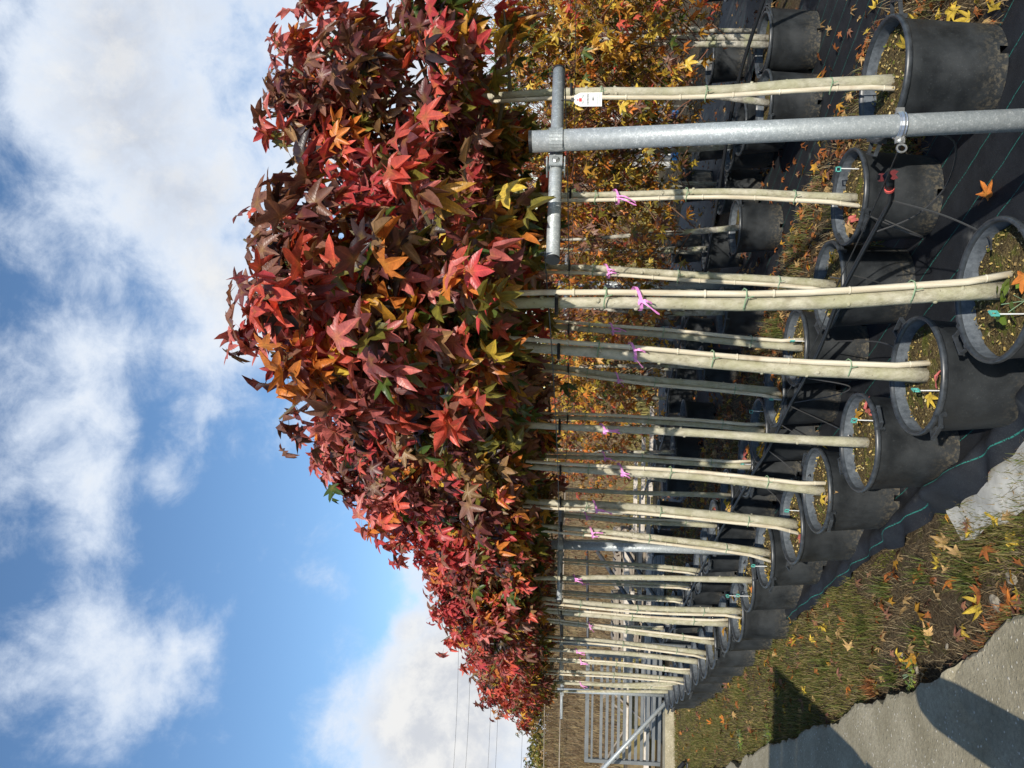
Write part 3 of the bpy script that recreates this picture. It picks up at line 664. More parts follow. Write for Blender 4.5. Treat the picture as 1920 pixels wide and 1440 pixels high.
# ------------------------------------------------------------------ steel posts, crossarms, wires
def pole_thing(x, y, lean, label, h=1.79, arm=.42, group=None, near=False):
    t = thing('steel_post', label, 'post', (x, y, 0), 0, group)
    b = MB(); top = np.array([lean, 0, h]); bot = np.array([0, 0, -.02]); d = (top - bot) / np.linalg.norm(top - bot)
    b.tube([bot, (bot + top) / 2, top], .0335, 24); b.build('pole', M_GALV, t, True)
    b = MB(); b.tube([top - d * .004, top + d * .006], .0345, 24); b.build('pole_cap', M_BLACK, t)
    hz = 1.712; c = bot + d * (hz + .02); n3 = np.array([*NV, 0]); d3 = np.array([*DV, 0])
    ac = c + d3 * .056; a0 = ac - n3 * arm; a1 = ac + n3 * arm * .92
    b = MB(); b.tube([a0, ac, a1], .0205, 20); arm_o = b.build('crossarm', M_GALV, t, True)
    for p, s in ((a0, -1), (a1, 1)):
        b = MB(); b.tube([p + n3 * s * -.003, p + n3 * s * .005], .0215, 20); b.build('end_cap', M_BLACK, arm_o)
        b = MB(); q = p - n3 * s * .02; b.tube([q + [0, 0, .017], q + [0, 0, .026]], .008, 8)
        b.tube([q + np.array([0, 0, .030]) + d3 * .007 * math.cos(a) + np.array([0, 0, .007 * math.sin(a)]) for a in np.linspace(0, 6.283, 11)], .002, 5); b.build('eyelet', M_BLACK, arm_o)
    b = MB()      # strap round the pole, flanges on the arm
    arc = [c - d3 * .0365 * math.cos(a) + n3 * .0365 * math.sin(a) for a in np.linspace(-1.6, 1.6, 13)]
    for i in range(12):
        p, q = arc[i], arc[i + 1]; o = ((p + q) / 2 - c); o /= np.linalg.norm(o); z = np.array([0, 0, .021])
        b.add([p - z, q - z, q + z, p + z, p + o * .003 - z, q + o * .003 - z, q + o * .003 + z, p + o * .003 + z], [(4, 5, 6, 7), (0, 3, 2, 1), (3, 7, 6, 2), (0, 1, 5, 4)])
    Mb = np.stack([n3, d3, np.array([0, 0, 1.])], 1)
    for s in (-1, 1):
        b.box(c + n3 * s * .056 + d3 * .028, (.042, .006, .042), Mb); b.box(c + n3 * s * .058 + d3 * .056, (.03, .004, .056), Mb)
        b.box(c + n3 * s * .058 + d3 * .054 + [0, 0, .028], (.042, .05, .004), Mb); b.box(c + n3 * s * .058 + d3 * .054 + [0, 0, -.028], (.042, .05, .004), Mb)
    br_ = b.build('bracket', M_GALV, t)
    for s in (-1, 1):
        b = MB(); q = c + n3 * s * .056 + d3 * .024; b.tube([q, q - d3 * .009], .0085, 6); b.tube([q, q - d3 * .002], .012, 12); b.build('bolt', M_STEEL, br_)
    if near:
        b = MB(); cc = bot + d * .69
        for s in (-.009, .009): b.tube([cc + [.0375 * math.cos(a), .0375 * math.sin(a), s] for a in np.linspace(0, 6.283, 21)], .003, 5)
        b.tube([cc + [.036 * math.cos(a), .036 * math.sin(a), 0] for a in np.linspace(0, 6.283, 21)], .007, 5)
        b.box(cc + [-.046, -.006, 0], (.020, .012, .026)); b.box(cc + [.044, -.004, 0], (.016, .012, .022)); b.tube([cc + [-.048, -.02, 0], cc + [-.048, .012, 0]], .005, 6)
        b.build('pipe_clamp', M_STEEL, t)
        # shackle hanging on the clamp
        b = MB(); q = cc + [-.066, -.01, -.004]; b.tube([q + [-.012 * math.cos(a) - .006, 0, .014 * math.sin(a)] for a in np.linspace(0, 6.283, 15)], .0035, 6); b.build('shackle', M_STEEL, t)
    return t
P0 = np.array([.832, 2.42])
pole_thing(P0[0], P0[1], -.068, 'big galvanised steel post with a white plant tag on its crossarm', near=True)
dvr = np.array([-.50, .866])
for k, dist in enumerate((4.17, 7.75, 11.4)):
    p = P0 + dvr * dist; pole_thing(p[0], p[1], 0, ['galvanised post and crossarm standing between the two rows beside the pallets', 'galvanised post with crossarm rising in front of the gate end', 'thin far galvanised post with crossarm behind the gate-end sweetgums'][k])
pole_thing(.95, 7.3, 0, 'galvanised post with crossarm among the yellow trees behind the two rows')
# wires through the arm ends
def wire(name, pts, label, rad=.0022, m=None, cat='wire', sag=.0):
    b = MB(); Q = []
    for a, c in zip(pts[:-1], pts[1:]):
        a, c = np.array(a, float), np.array(c, float)
        for s in np.linspace(0, 1, 13)[:-1]: Q.append(a + (c - a) * s - np.array([0, 0, sag * 4 * s * (1 - s)]))
    Q.append(np.array(pts[-1], float)); b.tube(Q, rad, 5); return tag(b.build(name, m or M_WIRE), label, cat)
n3 = np.array([*NV, 0]); pk = [P0] + [P0 + dvr * q for q in (4.17, 7.75, 11.4)]
def armpt(p, s, z): return np.array([p[0] + DV[0] * .056 - (.065 if p is P0 else 0), p[1] + DV[1] * .056, z]) + n3 * s
wire('trellis_wire', [armpt(p, -.40, 1.735) for p in pk], 'taut black wire holding the row beside the path at crossarm height', sag=.03)
wire('trellis_wire', [armpt(P0, .36, 1.690)] + [armpt(p, .36, 1.70) for p in pk[1:]], 'taut black wire holding the second row at crossarm height', sag=.03)
wire('trellis_wire', [P(3.85, -1, 1.66), P(3.85, 6.0, 1.66), P(3.8, 12.5, 1.66)], 'black wire strung through the yellow trees behind the second row')
wire('trellis_wire', [P(4.6, -1, 1.70), P(4.65, 6.0, 1.70), P(4.6, 12.5, 1.66)], 'black wire strung behind the yellow trees and the lone post')

# white tag hanging from the crossarm
tg = thing('plant_tag', 'white plant tag with red mark and handwriting hanging under the crossarm', 'tag', (.925, 2.50, 1.612), math.radians(-8))
b = MB(); w, h = .0215, .045
out_ = [(-w, -h), (w, -h), (w, h * .55), (w * .62, h * .92), (w * .2, h * 1.02), (-w * .2, h * 1.02), (-w * .62, h * .92), (-w, h * .55)]
V = [(x_, -.0008, z_) for x_, z_ in out_] + [(x_, .0008, z_) for x_, z_ in out_]; n_ = len(out_)
b.add(V, [tuple(range(n_)), tuple(range(2 * n_ - 1, n_ - 1, -1))] + [(j, n_ + j, n_ + (j + 1) % n_, (j + 1) % n_) for j in range(n_)]); b.build('card', M_WHITE, tg)
b = MB(); b.box((-.001, -.0018, .0245), (.0105, .001, .0085)); b.box((-.001, -.0018, .033), (.006, .001, .003)); b.build('red_mark', M_TAGRED, tg)
def text(body, size, x_, z_, m_, parent, shear=0.):
    cu = bpy.data.curves.new('print', 'FONT'); cu.body = body; cu.size = size; cu.align_x = 'CENTER'; cu.shear = shear; cu.offset = .0002
    to = bpy.data.objects.new('print_tmp', cu); COL.objects.link(to); dg = bpy.context.evaluated_depsgraph_get()
    me = bpy.data.meshes.new_from_object(to.evaluated_get(dg)); bpy.data.objects.remove(to); me.materials.clear(); me.materials.append(m_)
    o = link('print', me, parent, (x_, -.0016, z_)); o.rotation_euler = (math.pi / 2, 0, 0); return o
text('Naam  Prijs', .0062, 0, .0145, M_PRINTG, tg); text('Liquidambar', .0072, .0005, -.0015, M_PRINT, tg, .3); text('180,-', .0085, .001, -.0195, M_PRINT, tg, .3)
b = MB(); b.box((0, -.0014, -.031), (.034, .0008, .0012)); b.box((0, -.0014, -.036), (.034, .0008, .0012)); b.build('print_rule', M_PRINTG, tg)
b = MB(); b.tube([(0, 0, .043), (-.002, 0, .055), (.0, .0, .075), (.002, .02, .085)], .0022, 5); b.box((0, 0, .05), (.012, .008, .008)); b.build('hanger', M_BLACK, tg)

# ------------------------------------------------------------------ irrigation hose with tap
hz = thing('irrigation_hose', 'black irrigation hose with a coral red tap strung along the second row', 'hose', (0, 0, 0))
def spl(pts, n=8):
    pts = [np.array(p, float) for p in pts]; Q = []
    for i in range(len(pts) - 1):
        p0, p1, p2, p3 = pts[max(i - 1, 0)], pts[i], pts[i + 1], pts[min(i + 2, len(pts) - 1)]
        for s in np.linspace(0, 1, n + 1)[:-1]:
            Q.append(.5 * ((2 * p1) + (-p0 + p2) * s + (2 * p0 - 5 * p1 + 4 * p2 - p3) * s * s + (-p0 + 3 * p1 - 3 * p2 + p3) * s ** 3))
    Q.append(pts[-1]); return Q
hp = [(.735, 2.80, .545), (.70, 2.90, .50), (.66, 3.05, .475), (.55, 3.35, .45), (.42, 3.62, .435), (.24, 3.95, .40), (.06, 4.28, .385), (-.10, 4.62, .37), (-.22, 4.85, .36), (-.40, 5.1, .37), (-.62, 5.5, .38), (-.95, 6.1, .38), (-1.4, 6.9, .38), (-1.95, 7.8, .38), (-2.6, 8.9, .37), (-3.3, 10.1, .36)]
b = MB(); b.tube(spl(hp), .0105, 8); b.build('pipe', M_HOSE, hz, True)
b = MB(); sp = [(.77, 2.40, .66)] + [(x_ + .03, y_, z_ + .03 + .01 * math.sin(3 * y_)) for x_, y_, z_ in hp[2:]]; b.tube(spl(sp), .0028, 5); b.build('support_wire', M_WIRE, hz)
valve = MB(); q = np.array(hp[0]); valve.tube([q + [-.01, .03, -.012], q, q + [.012, -.022, .016], q + [.022, -.02, .024]], .0165, 10); vo = valve.build('tap_body', M_BLACK, hz, True)
b = MB(); b.tube([q + [-.012, .034, -.013], q + [-.016, .046, -.018]], .0175, 12); b.tube([q + [.012, -.012, .026], q + [.012, -.012, .040]], .0145, 12); b.build('tap_ring', M_RED, vo)
b = MB(); b.tube([q + [.012, -.012, .040], q + [.012, -.012, .049]], .009, 10); b.build('tap_outlet', M_BLACK, vo)
hv = [(-.010, -.022), (.010, -.022), (.017, -.040), (.012, -.056), (.0, -.046), (-.012, -.056), (-.017, -.040)]
b = MB(); Vh = [q + np.array([x_ + .016, -.034, z_ + .040]) for x_, z_ in hv]; Vb = [v_ + [0, .006, 0] for v_ in Vh]; kk = len(hv)
b.add(Vh + Vb, [tuple(range(kk)), tuple(range(2 * kk - 1, kk - 1, -1))] + [(j, (j + 1) % kk, kk + (j + 1) % kk, kk + j) for j in range(kk)]); b.build('tap_handle', M_RED, vo)
tubes = [[(.70, 2.92, .50), (.60, 2.72, .40), (.50, 2.56, .34), (.44, 2.47, .37)], [(.80, 2.44, .66), (.80, 2.55, .45), (.735, 2.85, .33), (.66, 3.0, .37), (.62, 3.1, .47)], [(.50, 3.45, .44), (.47, 3.50, .30), (.45, 3.65, .25), (.40, 3.70, .40)],
         [(.24, 3.95, .40), (.22, 3.60, .27), (.15, 3.25, .30), (.10, 3.10, .36)], [(.06, 4.28, .385), (.02, 4.15, .20), (-.03, 4.3, .22), (-.08, 4.58, .36)], [(-.10, 4.62, .37), (-.2, 4.3, .22), (-.22, 3.9, .28), (-.21, 3.66, .37)],
         [(-.22, 4.85, .36), (-.35, 4.7, .2), (-.44, 4.45, .28), (-.47, 4.25, .37)], [(.35, 3.75, .42), (.50, 3.80, .30), (.55, 3.86, .40)], [(-.40, 5.1, .37), (-.55, 5.0, .22), (-.68, 4.75, .36)], [(-.62, 5.5, .38), (-.80, 5.4, .2), (-.98, 5.25, .36)],
         [(.66, 3.05, .475), (.60, 3.1, .30), (.68, 3.4, .24), (.80, 3.55, .38)], [(-.95, 6.1, .38), (-1.1, 6.0, .22), (-1.3, 5.8, .36)]]
for tb in tubes: b = MB(); b.tube(spl(tb), .0032, 5); b.build('drip_tube', M_THIN, hz)

b = MB(); b.tube(spl([P(4.72 - .05 * k, -.5 + 1.1 * k, .46 + .05 * math.sin(k * 1.9)) for k in range(12)]), .013, 8); tag(b.build('irrigation_hose', M_HOSE, None, True), 'thick black hose strung past the pots of the third row', 'hose')
# ------------------------------------------------------------------ rows of yellow trees behind
FE = [dict(yellow=3, amber=3, orange=2, olive=2, green=1.2, red=.4), dict(orange=4, amber=2.5, red=1.2, yellow=2, olive=1, brown=.6), dict(amber=3, orange=2, brown=2.5, olive=2, yellow=1.5), dict(rust=4, brown=3, tan=1.5, orange=1), dict(olive=3, green=2, yellow=2, amber=2, brown=2, orange=1.5)]
def feathered(x, y, label, seed, top=2.3, h0=.65, R=.42, nb=26, per=15, tone=0, nobj=0, lean=0., size=1., twigs=10, name='young_tree', group='young trees in the rows behind'):
    r = np.random.default_rng(seed); t = thing(name, label, 'tree', (x, y, 0), 0, group)
    hs_, ax = trunk_curve(r, lean, .30, 1.95, r.uniform(-.04, .04))
    b = MB(); hh = list(np.linspace(.30, top - .1, 14)); b.tube([ax(h) for h in hh], [.024 * (1 - .85 * k / 13) + .003 for k in range(14)], 8); b.build('trunk', M_BARK2, t, True)
    br, pos, Mx, sz, ci = grow_crown(r, ax, h0, top, R, nb, per, FE[tone], True)
    def tw(b):
        for k in range(twigs):
            h = r.uniform(h0, top - .1); a = r.uniform(0, 6.28); p = ax(h); q = [p]; d = np.array([math.cos(a) * .6, math.sin(a) * .6, .8])
            for s in range(4): d = d + r.normal(0, .18, 3); q.append(q[-1] + d * .13)
            b.tube(q, [.004, .0034, .0028, .002, .001], 3, (.17, .075, .05), False)
    crown = branch_mesh(br, r, (.15, .09, .06), .006, tw).build('crown', M_TWIG, t)
    if per > 0: put_leaves(crown, pos, Mx, sz * .80 * size, ci, nobj, LS, M_LEAF, r, np.array([x, y, 0]))
    return t
CROW = [(2.40, 5.50, 0), (1.98, 5.45, 4), (2.05, 6.62, 1), (1.30, 6.35, 2), (.66, 6.85, 2), (.20, 7.85, 0), (-.36, 9.0, 1), (-.82, 9.85, 3), (-1.28, 10.6, 3), (-1.85, 11.25, 3), (-2.40, 12.0, 3)]
for i, (x, y, tn) in enumerate(CROW):
    bare = tn == 3
    feathered(x, y, f'young tree with {["yellow and green", "orange", "amber brown", "sparse rusty", "olive and orange"][tn]} low branches, {ORD[i]} in the third row', 500 + i, top=2.35 if not bare else 1.9, h0=.60 if i > 2 else .75, R=.46 if not bare else .34,
              nb=32 if not bare else 14, per=[20, 19, 15, 4, 20][tn], tone=tn, nobj=40 if not bare and i < 6 else 0, lean=rng.uniform(-.1, .1), twigs=26 if not bare else 10)
    pot((x, y, .014), f'black pot of the {ORD[i]} tree in the third row, behind the leaf-littered strip', 'pots in the third row', rng.uniform(0, 3), .98, False, True, i)
DROW = []
for i, t_ in enumerate(np.arange(2.6, 11.8, .82)):
    p = P(4.85 + rng.uniform(-.1, .1), t_ + .3); DROW.append((p, [0, 1, 4, 0, 2, 1][i % 6], 2.2))
for i, t_ in enumerate(np.arange(3.4, 12.6, .95)):
    p = P(6.5 + rng.uniform(-.15, .15), t_); DROW.append((p, [1, 0, 2, 0, 4][i % 5], 2.25))
for i, t_ in enumerate(np.arange(4.2, 12.8, 1.1)):
    p = P(7.6 + rng.uniform(-.2, .2), t_); DROW.append((p, [0, 2, 1, 0][i % 4], 2.3))
for i, (p, tn, tp) in enumerate(DROW):
    feathered(p[0], p[1], f'{["yellow", "orange", "brownish amber", "rusty", "olive green"][tn]} young tree in the mass of autumn trees beyond the third row', 600 + i, top=tp + rng.uniform(-.15, .25), h0=.55, R=.56, nb=26, per=18, tone=tn, size=1.05, twigs=16, group=f'{["yellow", "orange", "brownish amber", "rusty", "olive green"][tn]} young trees beyond the third row')
    if i < 24: pot((p[0], p[1], .014), 'black pot under the mass of autumn trees beyond the third row', 'pots beyond the third row', rng.uniform(0, 3), .95, False, False, i)
# bare twiggy trees behind
def bare_tree(x, y, label, seed, h=2.5, n=70):
    r = np.random.default_rng(seed); t = thing('bare_tree', label, 'tree', (x, y, 0), 0, 'bare reddish trees behind')
    b = MB(); b.tube([(0, 0, 0), (.02, .01, .8), (0, .02, 1.6), (.01, 0, h * .85)], [.022, .02, .014, .005], 6); b.build('trunk', M_BARK2, t, True)
    b = MB()
    for k in range(n):
        z = r.uniform(.8, h * .85); a = r.uniform(0, 6.28); q = [np.array([0, 0, z])]; d = np.array([math.cos(a) * .7, math.sin(a) * .7, .75])
        for s in range(5):
            d = d + r.normal(0, .16, 3); q.append(q[-1] + d * .11)
            if s in (1, 2, 3):
                e = d + r.normal(0, .5, 3); b.tube([q[-1], q[-1] + e * .12, q[-1] + e * .20 + [0, 0, .03]], [.0022, .0018, .001], 3, (.26, .11, .07), False)
        b.tube(q, [.005, .0042, .0034, .0026, .002, .001], 3, (.20, .085, .055), False)
    b.build('crown', M_TWIG, t); return t
for i, (n_, t_) in enumerate([(5.4, 3.3), (5.6, 4.3), (5.5, 5.2), (5.7, 6.2), (5.5, 7.1), (7.1, 4.6), (7.0, 5.8), (8.4, 6.4), (8.6, 7.8), (8.5, 9.2), (8.8, 5.2), (5.6, 8.4)]):
    p = P(n_, t_); bare_tree(p[0], p[1], 'bare reddish twiggy young tree behind the yellow and orange trees', 700 + i, 2.5 + .4 * rng.random())

# ------------------------------------------------------------------ grass, straw, fallen leaves
def blades(name, N, samp, hrange, wrange, pal, lie=0., seed=1):
    r = np.random.default_rng(seed); p = samp(r, N); N = len(p); a = r.uniform(0, 6.283, N); h = r.uniform(*hrange, N); w = r.uniform(*wrange, N)
    ln = np.clip(r.normal(lie, .25, N), 0, 1.45); d = np.stack([np.cos(a), np.sin(a), np.zeros(N)], 1); s = np.stack([-np.sin(a), np.cos(a), np.zeros(N)], 1) * w[:, None]
    up = np.array([0, 0, 1.]); m1 = p + (d * np.sin(ln * .6)[:, None] + up * np.cos(ln * .6)[:, None]) * (h * .55)[:, None]
    tip = m1 + (d * np.sin(ln)[:, None] + up * np.cos(ln)[:, None]) * (h * .45)[:, None]
    V = np.stack([p - s, p + s, m1 + s * .7, m1 - s * .7, tip], 1).reshape(-1, 3); o = (np.arange(N) * 5)[:, None]
    F = np.concatenate([o + [0, 1, 2], o + [0, 2, 3], o + [3, 2, 4]]); pal = np.array(pal); c = pal[r.integers(0, len(pal), N)] * r.uniform(.75, 1.25, (N, 1))
    return kind(link(name, fastmesh(name, V, F, M_GRASS, np.concatenate([c, c, c]))), 'stuff')
def nz2(p, s): return np.sin(p[:, 0] * s + 1.1) * np.cos(p[:, 1] * s * 1.2 + .7) + .6 * np.sin(p[:, 0] * s * 2.7 + p[:, 1] * s * 2.1)
def strip(n0, n1, t0, t1, bias=2.2, z=0., patch=None, thr=0.):
    def f(r, N):
        t = t0 + (t1 - t0) * r.random(N) ** bias; n = r.uniform(n0, n1, N); p = np.stack([n * NV[0] + t * DV[0], n * NV[1] + t * DV[1], np.full(N, z)], 1)
        if n0 < 1.2: p = p[n > np.interp(t, EDGE_T, EDGE_N) - .0]
        if patch: p = p[nz2(p, patch) > thr]
        return p
    return f
GREEN = [(.10, .13, .026), (.14, .165, .038), (.08, .11, .022), (.18, .17, .05)]; STRAW = [(.34, .26, .14), (.24, .17, .09), (.42, .34, .20), (.16, .11, .06)]; OLV = [(.19, .17, .05), (.25, .21, .075), (.15, .14, .04), (.27, .20, .09)]
blades('grass', 52000, strip(.3, 1.22, 2.2, 13.5, 1.7, 0, 2.6, .1), (.025, .075), (.0012, .0026), GREEN + OLV, .7, 1)
blades('grass', 26000, strip(.3, 1.2, 4.6, 13.5, 1.2, 0), (.02, .06), (.0015, .003), GREEN + OLV + OLV, .7, 2)
blades('dry_straw', 17000, strip(.35, 1.22, 2.2, 13.5, 1.9, .004), (.02, .075), (.0006, .0016), STRAW, 1.35, 3)
blades('dry_straw', 9000, strip(.45, 1.1, 2.3, 5.5, 1.2, .004, 5.0, .2), (.015, .06), (.0006, .0014), STRAW, 1.2, 33)
blades('moss', 26000, strip(.5, 1.2, 2.5, 9, 1.5, .002, 4.2, .75), (.008, .022), (.0012, .0024), [(.13, .15, .02), (.18, .18, .03), (.10, .12, .02)], .5, 34)
blades('grass', 16000, strip(2.75, 3.75, 1.5, 12.5, 1.5, .02, 3.1, .3), (.03, .11), (.0015, .003), GREEN + OLV, .6, 4)
blades('dry_straw', 12000, strip(2.7, 3.8, 1.2, 12.5, 1.5, .02), (.03, .12), (.001, .0025), STRAW, 1.25, 5)
def tuft(x, y, label, seed, n=70, h=(.06, .15), z=0., pal=GREEN, spread=.03, name='grass_tuft', cat='grass', lie=.75):
    r = np.random.default_rng(seed); p0 = np.array([x, y, z])
    o = blades(name, n, lambda r_, N: p0 + np.concatenate([r_.normal(0, spread, (N, 2)), np.zeros((N, 1))], 1), h, (.0016, .0032), pal, lie, seed); del o['kind']
    return tag(o, label, cat, 'tufts of grass')
for i, (n_, t_) in enumerate([(.98, 3.62), (.86, 3.25), (.72, 3.75), (.90, 4.45), (.80, 5.2), (.62, 4.2), (1.02, 4.1)]):
    p = P(n_, t_); tuft(p[0], p[1], 'green grass tuft on the bare soil between fabric and concrete path', 40 + i)
for i, (n_, t_) in enumerate([(3.0, 2.55), (3.15, 2.9), (2.95, 3.3), (3.2, 3.7), (3.1, 4.5), (3.3, 5.2), (3.2, 2.2), (3.35, 3.1)]):
    p = P(n_, t_); tuft(p[0], p[1], 'green grass tuft among fallen leaves behind the second row', 60 + i, 110, (.07, .2), .02, spread=.05)
p = P(2.66, 3.35); tuft(p[0], p[1], 'thin grass sprouting at the foot of a pot on black fabric', 80, 30, (.06, .16), .02)
for i, (n_, t_) in enumerate([(.60, 4.55), (.58, 3.25), (.66, 3.1)]):
    p = P(n_, t_); o = tuft(p[0], p[1], 'rust brown tuft of dead needles at the path edge', 90 + i, 120, (.04, .09), -.01, [(.30, .12, .04), (.36, .16, .06), (.22, .08, .03)], .022, 'dead_tuft', 'tuft', 1.0)
    o['group'] = 'dead tufts'
# seedling in the nearest pot, weeds
def weed(x, y, z, label, seed, n, size, cols, spread=.05, name='weed'):
    r = np.random.default_rng(seed); t = thing(name, label, 'plant', (x, y, z)); b = MB()
    V0 = np.array([(0, 0, 0), (.35, .35, .05), (.38, .75, 0), (0, 1, -.08), (-.38, .75, 0), (-.35, .35, .05), (0, .5, -.03)]); F0 = np.array([(6, 0, 1), (6, 1, 2), (6, 2, 3), (6, 3, 4), (6, 4, 5), (6, 5, 0)])
    for k in range(max(3, n // 4)):
        a = r.uniform(0, 6.28); b.tube([(0, 0, 0), (spread * .5 * math.cos(a), spread * .5 * math.sin(a), size * 1.2)], .0012, 4)
    b.build('stem', M_TIE, t)
    for k in range(n):
        a = r.uniform(0, 6.28); q = spread * math.sqrt(r.random()); Mx = frames(np.array([[math.cos(a) * .4, math.sin(a) * .4, 1.]]) + r.normal(0, .25, (1, 3)), np.array([[math.cos(a), math.sin(a), .1]]))[0]
        me = fastmesh('leaf', V0 * size * r.uniform(.7, 1.2) @ Mx.T + [q * math.cos(a) * .6, q * math.sin(a) * .6, size * r.uniform(.5, 1.6)], F0, M_LEAF, np.tile(np.array(cols[r.integers(0, len(cols))]), (6, 1)))
        link('leaf', me, t)
weed(.27, 2.36, .33, 'bright green seedling growing beside the trunk in the pot nearest the fabric flap', 5, 16, .04, [(.12, .26, .03), (.16, .32, .04), (.09, .20, .025)], .07, 'seedling')
p = P(.60, 4.0); weed(p[0], p[1], 0, 'low green weed growing at the broken path edge', 6, 60, .02, [(.06, .16, .03), (.08, .20, .03), (.2, .3, .04)], .12)
p = P(.50, 6.9); weed(p[0], p[1], 0, 'bushy green weed on the grass near the far end of the path', 7, 70, .03, [(.06, .15, .02), (.09, .2, .03)], .18)
p = P(.55, 8.0); weed(p[0], p[1], 0, 'second bushy green weed on the grass towards the gate', 8, 60, .03, [(.06, .15, .02), (.09, .2, .03)], .18)

LITTER = dict(yellow=2.5, amber=2, orange=1.6, tan=3, rust=2.2, brown=1.4, red=.35)
def fallen(N, samp, seed, where, group, z=.01, sizes=(.038, .068), zf=None):
    r = np.random.default_rng(seed); p = samp(r, N)
    for q in p:
        ci = pick(r, LITTER); o = bpy.data.objects.new('fallen_leaf', leaf_mesh(int(r.integers(0, 8)), ci, M_DRY)); COL.objects.link(o)
        Mx = frames(np.array([[0, 0, 1.]]) * (1 if r.random() < .7 else -1) + r.normal(0, .28, (1, 3)), r.normal(0, 1, (1, 3)))[0]
        mm = Matrix(Mx.tolist()).to_4x4() @ Matrix.Scale(float(r.uniform(*sizes)), 4); mm.translation = (q[0], q[1], z + r.uniform(.008, .022)); o.matrix_world = mm
        cn = {'yellow': 'yellow', 'amber': 'amber', 'orange': 'orange', 'tan': 'tan', 'rust': 'rusty', 'brown': 'brown', 'red': 'red'}[CN[ci]]
        tag(o, f'fallen {cn} leaf lying on {where}', 'leaf', f'{cn} leaves on {group}')
def litter_stuff(N, samp, seed, z=.012, pal=LITTER):
    r = np.random.default_rng(seed); p = samp(r, N); N = len(p); p[:, 2] = z + r.uniform(0, .025, N)
    Mx = frames(np.array([[0, 0, 1.]]) + r.normal(0, .45, (N, 3)), r.normal(0, 1, (N, 3))); ci = np.array([pick(r, pal) for _ in range(N)])
    kind(link('leaf_litter', leaves_mesh('leaf_litter', p, Mx, r.uniform(.028, .062, N), ci, M_DRY, LS, .35, r)), 'stuff')
fallen(75, strip(.62, 1.18, 2.9, 9.5, 1.6), 11, 'the grass strip beside the path', 'the grass strip')
fallen(95, strip(2.85, 3.7, 1.9, 8.5, 1.4), 12, 'the littered strip behind the second row', 'the littered strip', .03)
fallen(22, strip(1.4, 2.8, 2.3, 5.5, 1.3), 13, 'the black ground fabric between pots', 'the black fabric', .03)
fallen(26, strip(3.7, 5.0, 2.6, 10, 1.2), 14, 'the fabric under the third row', 'the fabric of the third row', .02)
litter_stuff(2600, strip(2.7, 3.85, 1.5, 12.8, 1.25), 15, .025, dict(tan=4, rust=4, brown=3, amber=1, yellow=.6)); litter_stuff(380, strip(.5, 1.2, 2.3, 13, 1.5), 16, .006, dict(tan=3, rust=3, brown=2, amber=1)); litter_stuff(500, strip(3.7, 5.2, 2., 13, 1.1), 17, .018, dict(tan=4, rust=4, brown=2, amber=1)); litter_stuff(2000, strip(5.2, 9, 2., 14, 1.), 18, .0, dict(tan=4, rust=4, brown=2, amber=1))
r_ = np.random.default_rng(21)
for lst, nm in ((FR, 'path-side row'), (BR, 'second row')):
    for i, (x, y, _) in enumerate(lst[:9]):
        for k in range(2 if nm[0] == 'p' else 4):
            a = r_.uniform(0, 6.28); q = .15 * math.sqrt(r_.random()) + .03; ci = pick(r_, dict(yellow=3, amber=2, rose=1.2, orange=1.5, tan=2)); o = bpy.data.objects.new('fallen_leaf', leaf_mesh(int(r_.integers(0, 8)), ci, M_DRY)); COL.objects.link(o)
            mm = Matrix(frames(np.array([[0, 0, 1.]]) + r_.normal(0, .35, (1, 3)), r_.normal(0, 1, (1, 3)))[0].tolist()).to_4x4() @ Matrix.Scale(float(r_.uniform(.045, .07)), 4); mm.translation = (x + q * math.cos(a), y + q * math.sin(a), .358); o.matrix_world = mm
            tag(o, f'fallen leaf lying in the soil of the {ORD[i]} pot of the {nm}', 'leaf', f'fallen leaves in pots of the {nm}')
# stones on the soil strip
for i, (n_, t_, s_) in enumerate([(.80, 2.98, .05), (.74, 3.12, .06), (.70, 2.86, .07), (.82, 3.45, .022), (.66, 3.6, .02), (.62, 3.95, .03), (.92, 2.75, .045), (.68, 3.02, .04), (.70, 4.1, .035), (.95, 2.6, .04)]):
    r = np.random.default_rng(900 + i); b = MB(); k = 9; V = [(0, 0, .5)]
    for z_, q in ((.38, .6), (.1, .95), (-.2, .8)):
        V += [(q * math.cos(6.283 * j / k) * r.uniform(.8, 1.15), q * math.sin(6.283 * j / k) * r.uniform(.6, .9), z_ + r.normal(0, .06)) for j in range(k)]
    b.add(np.array(V) * [s_, s_ * .8, s_ * .55], [(0, 1 + j, 1 + (j + 1) % k) for j in range(k)] + [(1 + i_ * k + j, 1 + (i_ + 1) * k + j, 1 + (i_ + 1) * k + (j + 1) % k, 1 + i_ * k + (j + 1) % k) for i_ in range(2) for j in range(k)])
    o = b.build('stone', M_STONE); p = P(n_, t_, -.003); o.location = p.tolist(); o.rotation_euler = (0, 0, r.uniform(0, 3)); tag(o, 'pale stone lying on the soil at the broken path edge', 'stone', 'stones at the path edge')

